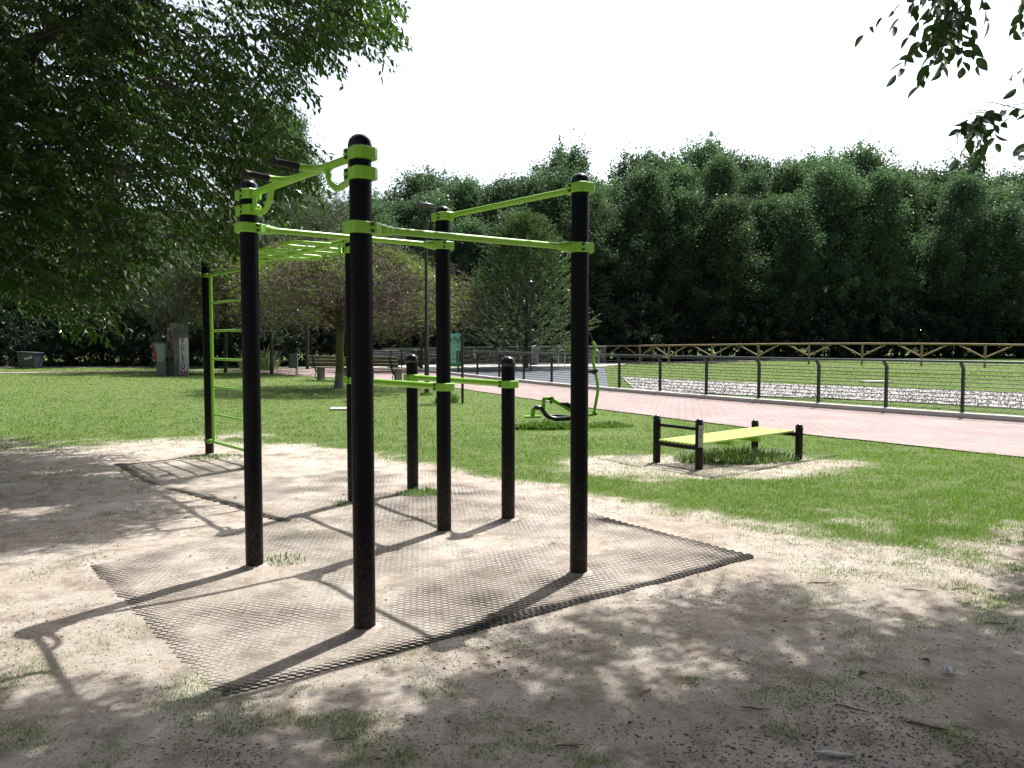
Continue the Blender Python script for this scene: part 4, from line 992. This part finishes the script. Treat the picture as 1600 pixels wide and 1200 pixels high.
# ---------------------------------------------------------------- trees
def limbs(b,base,targets,r0,seg=7,z0=1.5,z1=5.,rnd=random):
    """limbs leave the stem and run to the targets"""
    for t in targets:
        t=Vector(t); h=rnd.uniform(z0,z1); s=Vector((base[0],base[1],base[2]+min(h,max(.3,t.z-base[2]-.4))))
        m1=s.lerp(t,.35)+Vector((rnd.uniform(-.2,.2),rnd.uniform(-.2,.2),(t-s).length*.10)); m2=s.lerp(t,.7)+Vector((rnd.uniform(-.25,.25),rnd.uniform(-.25,.25),(t-s).length*.07))
        r=r0*rnd.uniform(.5,1.); b.tube([s,m1,m2,t],[r,r*.7,r*.4,r*.12],seg,False)
def crown_mesh(H,Rmax,zlow,n_cl,per,leafL,shape,r,flat=1.25,upbias=.8):
    """clumped foliage: clumps mostly near the envelope"""
    P=[];Dr=[];Nn=[];vv=[]; cl=[]
    for k in range(int(n_cl*1.9)):
        f=r.random()**.85; z=zlow+(H-zlow)*f; a=r.random()*6.283; R=Rmax*shape(f)*(.8+.28*math.sin(3*a+9*f+H)+.18*math.sin(7*a-14*f)+.3*r.random()); rr=R*(r.random()**.38)
        c=np.array([rr*math.cos(a),rr*math.sin(a),z]); cl.append(c)
        s=(.030*H)*(.5+1.*r.random()); n=int(per*.78*(.5+r.random()))
        out=np.array([math.cos(a),math.sin(a),upbias+.9*(f>.8)]); out/=np.linalg.norm(out)
        q=r.normal(0,1,(n,3))*np.array([s,s,s*flat])*.62+c+out*(r.random((n,1))**2)*s*1.3
        P.append(q); Dr.append(r.normal(0,.6,(n,3))+out); Nn.append(r.normal(0,.55,(n,3))+np.array([0,0,.9])+out*.4); vv.append(np.clip(r.random(n)*.4+.6*r.random(),0,1))
    for k in range(int(n_cl*.09)):      # upright leaders that break up the crown's outline
        a=r.random()*6.283; f=.55+.45*r.random(); rr=Rmax*shape(f)*r.random()**.5; z0=zlow+(H-zlow)*f; hl_=H*(.05+.07*r.random()); n=int(per*.9)
        t=r.random((n,1)); q=np.array([[rr*math.cos(a),rr*math.sin(a),z0]])+t*np.array([[.25*math.cos(a),.25*math.sin(a),hl_]])+r.normal(0,1,(n,3))*np.array([.022,.022,.012])*H*(1.15-t)
        P.append(q); Dr.append(r.normal(0,.5,(n,3))+np.array([math.cos(a)*.4,math.sin(a)*.4,1.])); Nn.append(r.normal(0,.7,(n,3))+np.array([0,0,.6])); vv.append(np.clip(r.random(n)*.4+.6*r.random(),0,1))
    P=np.concatenate(P);Dr=np.concatenate(Dr);Nn=np.concatenate(Nn);vv=np.concatenate(vv); P[:,2]=np.maximum(P[:,2],.15)
    ll=leafL*r.uniform(.6,1.2,len(P))
    return quads(P,Dr,Nn,ll,ll*.62,vv),cl
protos=[]
shapes=[lambda f:min(1,.72+.6*f)*(1-max(0,f-.55)**1.6*2.6),
        lambda f:min(1,.8+.4*f)*(1-max(0,f-.45)**1.5*1.9),
        lambda f:(1-.62*f)**.7,
        lambda f:min(1,.65+.9*f)*(1-max(0,f-.65)**1.3*2.6)]
def proto_tree(name,H,Rm,zl,ncl,per,ll,sh,mat,seed,tr=.16,up=.5):
    r=np.random.default_rng(seed); (V,F,v),cl=crown_mesh(H,Rm,zl,ncl,per,ll,sh,r,upbias=up)
    me=npmesh('crown',V,F,M[mat],{'v':v}); b=MB(); rr=random.Random(seed)
    b.tube([(0,0,-.1),(.05,.03,H*.3),(-.08,.05,H*.6),(.02,0,H*.92)],[tr*1.2,tr*.85,tr*.5,tr*.12],9,False)
    limbs(b,(0,0,0),[cl[i] for i in range(0,len(cl),max(1,len(cl)//26))],tr*.35,5,H*.15,H*.7,rr)
    t=b.build('trunk',M['bark']); me.hide_render=False
    root=empty(name,(0,0,0)); me.parent=root; t.parent=root
    return root
PT=[proto_tree('broadleaf_tree',16,3.24,.8,230,105,.205,shapes[0],'leafF',1),
    proto_tree('broadleaf_tree',16,2.97,1.2,210,110,.205,shapes[1],'leafF',2),
    proto_tree('broadleaf_tree',16,3.51,.5,250,100,.205,shapes[3],'leafF',3),
    proto_tree('broadleaf_tree',16,2.61,.6,190,110,.205,shapes[2],'leafF',4,up=.9)]
SH=[proto_tree('woodland_shrub',4,2.3,.1,90,90,.20,shapes[3],'leafD',21,.07),proto_tree('woodland_shrub',4,2.6,.1,95,85,.22,shapes[0],'leafD',22,.07)]
used=set()
def place(pool,k,x,y,h,rz,label,group,cat='tree',s=1.,hp=16.,mat=None):
    src=pool[k%len(pool)]
    if (id(pool),k%len(pool)) in used: o=copy_tree(src)
    else: o=src; used.add((id(pool),k%len(pool)))
    z=float(Hbase(x,y)); o.location=(x,y,z-.05); o.rotation_euler=(0,0,rz); f=h/hp; o.scale=(f*s,f*s,f); tag(o,label,cat,group); return o
rr=random.Random(3)
def skyline(px):   # crown tops in the photograph (y at column px)
    return float(np.interp(px,[-400,360,440,520,640,700,760,820,870,900,940,985,1040,1120,1200,1280,1350,1430,1490,1560,1640,2000],[330,330,330,330,290,268,285,285,240,262,290,262,248,256,252,258,250,268,272,292,290,300]))
k=0
for row,(D0,jit,dh,st) in enumerate(((60.5,1.5,.90,2.9),(64.5,1.5,.96,2.8),(69.,1.8,.99,2.9))):
    x=-52+row*1.3
    while x<62:
        D=D0+rr.uniform(-jit,jit)+ (0 if x>-6 else -4*min(1,(-6-x)/10))
        X=x+rr.uniform(-.8,.8); px=800+FPX*X/D; zt_=at(px,skyline(px),D).z
        hh=(zt_-float(Hbase(X,D)))*dh*(rr.uniform(.93,1.03) if row else rr.uniform(.82,1.08))
        hh=max(6,min(hh,22))
        vis=-250<px<1900
        if vis:
            side='right' if px>940 else ('middle' if px>600 else 'left')
            lab={'right':'dense dark green broadleaf tree in the wood wall beyond the timber fence','middle':'dark green woodland tree behind the benches and railing in the centre','left':'deep shaded woodland tree behind the utility cabinets on the left'}[side]
            place(PT,k+rr.randint(0,3),X,D,hh*(1+.06*(rr.random()<.2)),rr.uniform(0,6.28),lab,'%s wood trees'%side,s=rr.uniform(.88,1.12)*(16/max(hh,10))**.5*(1,1.,1.05)[row])
            k+=1
        x+=st*rr.uniform(.8,1.2)
x=-42
while x<50:
    D=57.3+rr.uniform(-.7,.7)+(0 if x>-6 else -5.5*min(1,(-6-x)/10)); X=x
    px=800+FPX*X/D
    lab='low dark shrub at the foot of the %s wood'%('right' if px>940 else ('middle' if px>600 else 'left'))
    place(SH,k,X,D,rr.uniform(2.4,4.6),rr.uniform(0,6.28),lab,'woodland edge shrubs','shrub',1.,4.); k+=1
    x+=rr.uniform(1.9,3.2)
# poplar seen above the left wood
pp=proto_tree('poplar_tree',23.,4.6,8.,330,120,.24,shapes[1],'leafP',31,.3,1.2); q=at(436,560,76); pp.location=(q.x,76,0); tag(pp,'tall pale grey green poplar rising behind the left wood against the sky','tree')
tt=proto_tree('open_tree',17.6,2.3,9.,30,55,.26,lambda f:1-.6*f,'leafF',33,.15,1.); q=at(884,560,68); tt.location=(q.x,68,.1); tag(tt,'taller thin crowned tree poking above the centre wood','tree')
pr=proto_tree('pale_tree',16.6,2.2,6.,95,90,.22,lambda f:1-.55*f,'leafP',35,.15,1.); q=at(1500,560,68); pr.location=(q.x,68,.3); tag(pr,'slender pale blue green tree top near the right end of the wood','tree')
# feathery hornbeam
r_=np.random.default_rng(77)
def feather_tree():
    H=8.2; n=1500; f=r_.random(n)**.8; z=.5+(H-.5)*f; R=4.1*np.clip(1.02-f,.04,1)**.55*np.clip(.5+2*f,0,1); a=r_.random(n)*6.283
    rr_=R*(r_.random(n)**.45); C=np.stack([rr_*np.cos(a),rr_*np.sin(a),z],1)
    A=np.stack([np.cos(a),np.sin(a),.35+1.1*f],1)+r_.normal(0,.2,(n,3))
    V,F,v,_=twig_leaves(C,A,.95,15,.17,.5,.15,r_)
    T=Thing('hornbeam_tree',(at(822,560,46).x,46,.1),'feathery light green tree with upswept sprays behind the railing','tree')
    npmesh('crown',V,F,M['leafH'],{'v':v},parent=T.e)
    b=MB(); o=T.o; b.tube([o,o+Vector((.05,0,3)),o+Vector((0,.1,7))],[.16,.1,.03],9,False)
    limbs(b,o,[o+Vector(tuple(C[i]*.85)) for i in range(0,n,60)],.05,5,.8,5.,random.Random(4)); T.part(b,'trunk',M['bark'])
feather_tree()
# spreading tree beside the benches
def bench_tree():
    bx,by=g(531,607); T=Thing('spreading_tree',(bx,by,0),'low spreading tree with mossy trunk and sparse yellow green leaves beside the benches','tree'); o=T.o
    r=np.random.default_rng(5); b=MB()
    b.tube([o+Vector((-.04,0,-.1)),o+Vector((-.02,0,.15)),o+Vector((0,0,.6)),o+Vector((.02,.02,1.5)),o+Vector((.08,0,2.3))],[.22,.17,.145,.135,.13],16,False); T.part(b,'trunk',M['bark_moss'])
    n=150; a=r.random(n)*6.283; rad=3.7*np.sqrt(r.random(n)); f=rad/3.7
    top=5.0-1.5*f**2; low=2.2+.15*r.random(n); z=low+(top-low)*r.random(n)**.6
    C=np.stack([rad*np.cos(a)+.25,rad*np.sin(a),z],1)
    l=MB(); rd=random.Random(8)
    for i in range(n):
        t=o+Vector(C[i]); s=o+Vector((.06,0,rd.uniform(1.9,2.4))); m1=s.lerp(t,.3)+Vector((0,0,.35)); m2=s.lerp(t,.65)+Vector((rd.uniform(-.2,.2),rd.uniform(-.2,.2),.25)); rr0=.045*rd.uniform(.5,1.3)
        l.tube([s,m1,m2,t],[rr0,rr0*.7,rr0*.45,rr0*.2],6,False)
    br=T.part(l,'branches',M['twig'])
    nt_=10500; idx=r.integers(0,n,nt_); base=C[idx]+r.normal(0,.38,(nt_,3))*np.array([1,1,.7]); dirn=r.normal(0,1,(nt_,3))+np.array([0,0,.25])
    V,F,v=quads(base,dirn,r.normal(0,1,(nt_,3)),r.uniform(.25,.6,nt_),.022,r.random(nt_))
    npmesh('twigs',V,F,M['twig'],{'v':v},parent=T.e)
    nl=10500; zz=r.random(nl); aa=r.random(nl)*6.283; ra=3.75*np.sqrt(r.random(nl)); ff=ra/3.75
    tz=5.15-1.5*ff**2; bz=2.3; z=tz-(tz-bz)*(zz**2.0); P_=np.stack([ra*np.cos(aa)+.25,ra*np.sin(aa),z],1)
    cn=fbm(P_[:,0]+P_[:,2],P_[:,1]-P_[:,2],.9,3); keep=((cn>.50)&(z>2.9))|((cn>.6)&(z>2.2))|(r.random(nl)<.07); P_=P_[keep]; m=len(P_)
    V,F,v,_=twig_leaves(P_,r.normal(0,1,(m,3))*np.array([1,1,.4]),.28,5,.075,.5,.2,r)
    npmesh('crown',V,F,M['leafY'],{'v':v},parent=T.e)
bench_tree()
# second and third spreading trees just behind it
def small_tree(px,D,H,R,label,seed,mat='leafY',tw=True):
    x=at(px,560,D).x; T=Thing('spreading_tree',(x,D,0),label,'tree'); r=np.random.default_rng(seed); o=T.o
    b=MB(); b.tube([o,o+Vector((.05,0,H*.4)),o+Vector((0,0,H*.7))],[.10,.08,.04],9,False)
    n=60; a=r.random(n)*6.283; rad=R*np.sqrt(r.random(n)); z=H*.42+(H*.55)*(1-(rad/R)**2*.5)*r.random(n)**.6; C=np.stack([rad*np.cos(a),rad*np.sin(a),z],1)
    limbs(b,o,[o+Vector(c) for c in C],.04,5,H*.3,H*.45,random.Random(seed)); T.part(b,'trunk',M['bark'])
    m=4200; idx=r.integers(0,n,m); V,F,v=quads(C[idx]+r.normal(0,.4,(m,3)),r.normal(0,1,(m,3)),r.normal(0,1,(m,3)),.45,.03,r.random(m)); npmesh('twigs',V,F,M['twig'],{'v':v},parent=T.e)
    m=4800; idx=r.integers(0,n,m); Pq=C[idx]+r.normal(0,.45,(m,3)); V,F,v,_=twig_leaves(Pq,r.normal(0,1,(m,3)),.3,5,.10,.5,.2,r); npmesh('crown',V,F,M[mat],{'v':v},parent=T.e)
small_tree(424,40,6.6,3.2,'thin spreading tree with sparse leaves left of the bench tree',51)
small_tree(658,44,5.6,3.4,'bare twiggy spreading tree behind the lamp pole',52)
small_tree(352,42,7.2,3.0,'thin leafy tree between the ladder and the cabinets',53,'leafH')
small_tree(250,44,6.8,3.6,'dark thin leafed tree right behind the utility cabinets',54,'leafF')
small_tree(480,47,11.5,5.0,'rounded mid green tree rising behind the bench tree',55,'leafH')
# ---------------------------------------------------------------- big near tree on the left
SA=[(-900,-900),(560,-900),(620,-300),(600,0),(628,50),(590,84),(545,66),(520,84),(465,88),(455,125),(440,168),(385,160),(420,205),(492,240),(470,300),(400,318),(365,350),(320,395),(235,405),(165,440),(150,470),(105,500),(60,470),(0,460),(-900,480)]
LIT=[ # shadow areas on the ground in photograph pixels (left tree)
 [(-900,600),(0,604),(120,606),(205,618),(120,640),(0,650),(-900,650)],[(-900,684),(0,688),(70,705),(150,716),(215,735),(262,752),(215,772),(300,792),(200,818),(130,842),(60,850),(0,862),(-900,880)],
 [(-900,1000),(0,1010),(60,1060),(130,1090),(-900,1300)]]
def allowed_shadow(P,polys,jit=10.):
    s=P-SUN[None]*(P[:,2]/SUN[2])[:,None]; px,py,dep=proj(np.stack([s[:,0],s[:,1],np.zeros(len(s))],1))
    inframe=(dep>.5)&(px>-30)&(px<1640)&(py<1230)
    px=px+RNG.normal(0,jit,len(px)); py=py+RNG.normal(0,jit*.5,len(px))
    ok=np.zeros(len(P),bool)
    for q in polys: ok|=inpoly(px,py,q)
    return ok|~inframe, inframe, px, py
TA=Vector((-8.6,11.2,0))
tA=Thing('elm_tree',TA,'large overhanging leafy tree filling the upper left with drooping branches','tree')
def crownA():
    n=110000
    px=RNG.uniform(-420,660,n); py=RNG.uniform(-420,545,n); D=RNG.uniform(8.6,14.8,n)
    a=(px-800)/FPX; b=(600-py)/FPX; dy=CT+b*ST; t=D/dy; P_=np.stack([a*t,D,HC+(-ST+b*CT)*t],1)
    jx=px+RNG.normal(0,9,n); jy=py+RNG.normal(0,7,n)
    k=inpoly(jx,jy,SA)
    k&=(((P_[:,0]+7.2)/6.9)**2+((P_[:,1]-11.3)/4.6)**2+((P_[:,2]-5.6)/4.4)**2)<1
    # clumpy gaps
    c3=vn(P_[:,0]+P_[:,2]*.6,P_[:,1]+P_[:,2]*.4,1.0,8)*.6+vn(P_[:,2],P_[:,0]*.8+P_[:,1]*.5,.7,14)*.4
    k&=c3>.465
    ok,_,_,_=allowed_shadow(P_,LIT,14); k&=ok
    sx_=P_[:,0]-SUN[0]/SUN[2]*P_[:,2]; sy_=P_[:,1]-SUN[1]/SUN[2]*P_[:,2]; k&=(fbm(sx_,sy_*.8,.8,55)>.42)|(sx_<-6.8)|(RNG.random(n)<.12)
    P_=P_[k]
    w=1/ (P_[:,1]**1.0); keep=RNG.permutation(len(P_))[:13500]; P_=P_[keep]
    print('crownA twigs',len(P_))
    A=P_-np.array([TA.x,TA.y,4.5]); A[:,2]*=.3; A=unit(A)+RNG.normal(0,.22,(len(P_),3))
    for ax_,of in ((0,3),(1,33),(2,63)): A[:,ax_]+=(vn(P_[:,0]+P_[:,2],P_[:,1]-P_[:,2]*.5,.8,of)-.5)*1.3
    A[:,2]-=.15
    TL=RNG.uniform(.3,.55,len(P_))
    V,F,v,_=twig_leaves(P_,A,TL,11,.110,.40,.6)
    npmesh('crown',V,F,M['leafA'],{'v':v},parent=tA.e,loc=-TA)
    # twigs
    Vt,Ft,vt=quads(P_,A,RNG.normal(0,1,(len(P_),3)),TL*1.0,.009)
    npmesh('twigs',Vt,Ft,M['bark'],{'v':vt},parent=tA.e,loc=-TA)
    # branch skeleton: farthest-point style cluster centres
    idx=RNG.permutation(len(P_))[:70]; C=P_[idx]
    b=MB(); rd=random.Random(9)
    for c in C:
        t_=Vector(c); s=Vector((TA.x+.1,TA.y,rd.uniform(2.2,4.5))); d=t_-s
        m1=s+d*.35+Vector((rd.uniform(-.3,.3),rd.uniform(-.3,.3),d.length*.12)); m2=s+d*.7+Vector((rd.uniform(-.3,.3),rd.uniform(-.3,.3),d.length*.08)); r0=rd.uniform(.03,.06)
        b.tube([s,m1,m2,t_],[r0,r0*.6,r0*.35,.006],6,False)
    for j in range(650):
        i=rd.randrange(len(P_)); p=P_[i]; q=C[np.argmin(((C-p)**2).sum(1))]; q=q+np.array([TA.x-q[0],TA.y-q[1],0])*.08
        if np.linalg.norm(p-q)<2.2: 
            m=(p+q)/2+np.array([rd.uniform(-.1,.1),rd.uniform(-.1,.1),.1]); b.tube([tuple(q),tuple(m),tuple(p)],[.012,.009,.004],4,False)
    tA.part(b,'branches',M['bark'])
    b=MB(); b.tube([TA+Vector((0,0,-.1)),TA+Vector((0,0,.4)),TA+Vector((.1,0,2.)),TA+Vector((.1,.1,4.5)),TA+Vector((0,0,8))],[.42,.30,.25,.2,.06],16,False); tA.part(b,'trunk',M['bark'])
crownA()
# ---------------------------------------------------------------- near tree on the right whose branch tips hang into view
TB=Vector((6.6,.2,0))
tB=Thing('overhanging_tree',TB,'near tree whose broad leaved branch tips hang into the upper right corner','tree')
SB=[[(-900,1180),(0,1110),(40,1085),(130,1130),(240,1110),(330,1140),(420,1125),(470,1135),(560,1090),(620,1095),(700,1105),(700,1060),(760,1085),(800,1000),(880,1010),(900,965),(960,975),(1080,985),(1110,930),(1180,945),(1200,925),(1330,925),(1290,985),(1390,985),(1420,1010),(1560,960),(1600,1000),(2600,1050),(2600,3000),(-900,3000)]]
def crownB():
    n=140000
    s=np.stack([RNG.uniform(-3.8,6.8,n),RNG.uniform(-2.0,6.2,n)],1); z=RNG.uniform(4.1,8.6,n)
    P_=np.stack([s[:,0]+SUN[0]/SUN[2]*z,s[:,1]+SUN[1]/SUN[2]*z,z],1)
    ok,inf,px_,py_=allowed_shadow(P_,SB,16)
    cv=((P_[:,0]-5.3)/7.2)**2+((P_[:,1]-2.6)/6.8)**2+((P_[:,2]-5.9)/3.6)**2
    k=ok&(cv<1)
    px,py,dep=proj(P_); k&=~((dep>.3)&(px>-60)&(px<1660)&(py>np.where(px<1250,-190,-115))&(py<1300))
    # holes that let light blotches through
    c=fbm(s[:,0]*1.,s[:,1],.85,71); k&=(c>.36+.08*ss(2.8,4.6,s[:,1]))|(RNG.random(n)<.12)
    P_=P_[k]; P_=P_[RNG.permutation(len(P_))[:17000]]
    print('crownB twigs',len(P_))
    A=P_-np.array([TB.x,TB.y,5.]); A[:,2]*=.3; A=unit(A)+RNG.normal(0,.5,(len(P_),3)); A[:,2]-=.1
    V,F,v,_=twig_leaves(P_,A,RNG.uniform(.35,.6,len(P_)),11,.088,.5,.4)
    parts=[(V,F,v)]
    b=MB(); rd=random.Random(12)
    # hanging tips in the picture corner, each with its own distance
    tips=[((1530,-60),(1345,14),4.7,8),((1500,-50),(1392,20),4.8,6),((1480,-30),(1425,8),4.6,5),((1500,-40),(1418,40),4.6,7),((1500,0),(1398,92),4.75,10),((1490,20),(1437,118),4.7,10),((1480,-20),(1462,60),4.65,9),((1490,10),(1470,100),4.6,10),((1500,10),(1505,96),4.7,9),((1500,-20),(1530,90),4.65,8),((1520,-40),(1545,30),4.8,6),((1480,-40),(1455,30),4.5,8),((1500,30),(1420,70),4.6,8),((1470,-40),(1500,40),4.6,8),((1510,20),(1485,80),4.75,9),
          ((1640,168),(1560,180),4.9,5),((1600,172),(1500,172),4.9,8),((1570,180),(1490,195),4.85,8),((1550,180),(1495,240),4.85,9),((1540,185),(1530,250),4.9,10),((1550,175),(1556,225),4.85,7),((1545,180),(1515,215),4.8,8),((1560,178),(1510,190),4.85,8),
          ((1630,-20),(1583,40),4.8,6),((1640,100),(1584,132),4.9,4),((1640,190),(1590,235),4.9,8),((1640,200),(1605,225),4.85,6)]
    for (a0,a1,D,nl) in tips:
        if a0[1]<40: nl=int(nl*1.4)
        p0=np.array(at(a0[0],a0[1],D+.15)); p1=np.array(at(a1[0],a1[1]-14,D)); d=p1-p0
        V,F,v,Pq=twig_leaves(p0[None],d[None],np.linalg.norm(d),int(nl*1.25),.095,.52,.75,nn=1.3,fine=True); parts.append((V,F,v))
        b.tube([tuple(p0),tuple((p0+p1)/2+np.array([0,0,.02])),tuple(p1)],[.004,.003,.0015],4,False)
    hubs=[at(1500,-50,4.75),at(1640,168,4.9),at(1640,-20,4.8),at(1645,100,4.9),at(1645,195,4.9)]
    jn=at(1720,-150,4.6)
    for h in hubs: b.tube([jn,jn.lerp(h,.5)+Vector((0,0,.05)),h],[.014,.01,.005],5,False)
    b.tube([TB+Vector((0,0,4.2)),TB.lerp(jn,.5)+Vector((0,0,3.2)),jn],[.08,.05,.015],7,False)
    V,F,v=join(parts); npmesh('crown',V,F,M['leafB'],{'v':v},parent=tB.e,loc=-TB)
    C=P_[RNG.permutation(len(P_))[:55]]
    for c in C:
        t_=Vector(c); s0=TB+Vector((0,0,rd.uniform(2.4,4.6))); dd_=t_-s0; r0=rd.uniform(.03,.06)
        b.tube([s0,s0+dd_*.35+Vector((0,0,dd_.length*.12)),s0+dd_*.7+Vector((rd.uniform(-.2,.2),0,dd_.length*.08)),t_],[r0,r0*.65,r0*.35,.006],5,False)
    tB.part(b,'branches',M['bark'])
    b=MB(); b.tube([TB+Vector((0,0,-.1)),TB+Vector((0,0,.4)),TB+Vector((.1,0,2.)),TB+Vector((0,.1,4.5)),TB+Vector((0,0,7.5))],[.36,.26,.22,.16,.05],14,False); tB.part(b,'trunk',M['bark'])
crownB()
# ---------------------------------------------------------------- camera, light, world
cam=bpy.data.cameras.new('camera'); co=bpy.data.objects.new('camera',cam); COL.objects.link(co); scene.camera=co
cam.sensor_width=36; cam.lens=FPX/1600*36; cam.clip_start=.05; cam.clip_end=1500
co.location=(0,0,HC); co.rotation_euler=(math.pi/2-TH,0,0)
sl=bpy.data.lights.new('sun','SUN'); so=bpy.data.objects.new('sun',sl); COL.objects.link(so)
sl.energy=5.0; sl.angle=math.radians(.55); sl.color=(1,.965,.92)
so.rotation_euler=Vector((SUN[0],SUN[1],SUN[2])).to_track_quat('Z','Y').to_euler()
w=bpy.data.worlds.new('World'); scene.world=w; w.use_nodes=True; nt=w.node_tree; bg=nt.nodes['Background']
sk=nt.nodes.new('ShaderNodeTexSky'); sk.sky_type='NISHITA'; sk.sun_disc=False
sk.sun_elevation=math.radians(60); sk.sun_rotation=math.atan2(SUN[0],SUN[1]); sk.air_density=1.; sk.dust_density=3.5; sk.ozone_density=1.; sk.altitude=100

# bright hazy air around the sun's side of the sky
tc=N(nt,'ShaderNodeTexCoord'); vm=N(nt,'ShaderNodeVectorMath',operation='DOT_PRODUCT'); L(nt,tc.outputs['Generated'],vm.inputs[0]); vm.inputs[1].default_value=(SUN[0]/.5,SUN[1]/.5,.25)
aur=math_(nt,'ADD',1.,math_(nt,'MULTIPLY',math_(nt,'MAXIMUM',vm.outputs['Value'],0.),2.6))
hs=N(nt,'ShaderNodeHueSaturation'); hs.inputs['Saturation'].default_value=.55; L(nt,sk.outputs[0],hs.inputs['Color'])
cl=noise(nt,2.2,5,.6,'Generated',(1,1,3)); veil=math_(nt,'ADD',.86,math_(nt,'MULTIPLY',cl,.28))
vs=N(nt,'ShaderNodeVectorMath',operation='SCALE'); L(nt,hs.outputs[0],vs.inputs[0]); L(nt,math_(nt,'MULTIPLY',aur,veil),vs.inputs['Scale'])
L(nt,vs.outputs[0],bg.inputs[0]); bg.inputs[1].default_value=.056
scene.view_settings.view_transform='Standard'; scene.view_settings.look='None'; scene.view_settings.exposure=.74; scene.view_settings.gamma=1
scene.render.engine='CYCLES'; scene.cycles.max_bounces=6; scene.cycles.transparent_max_bounces=4; scene.cycles.diffuse_bounces=4
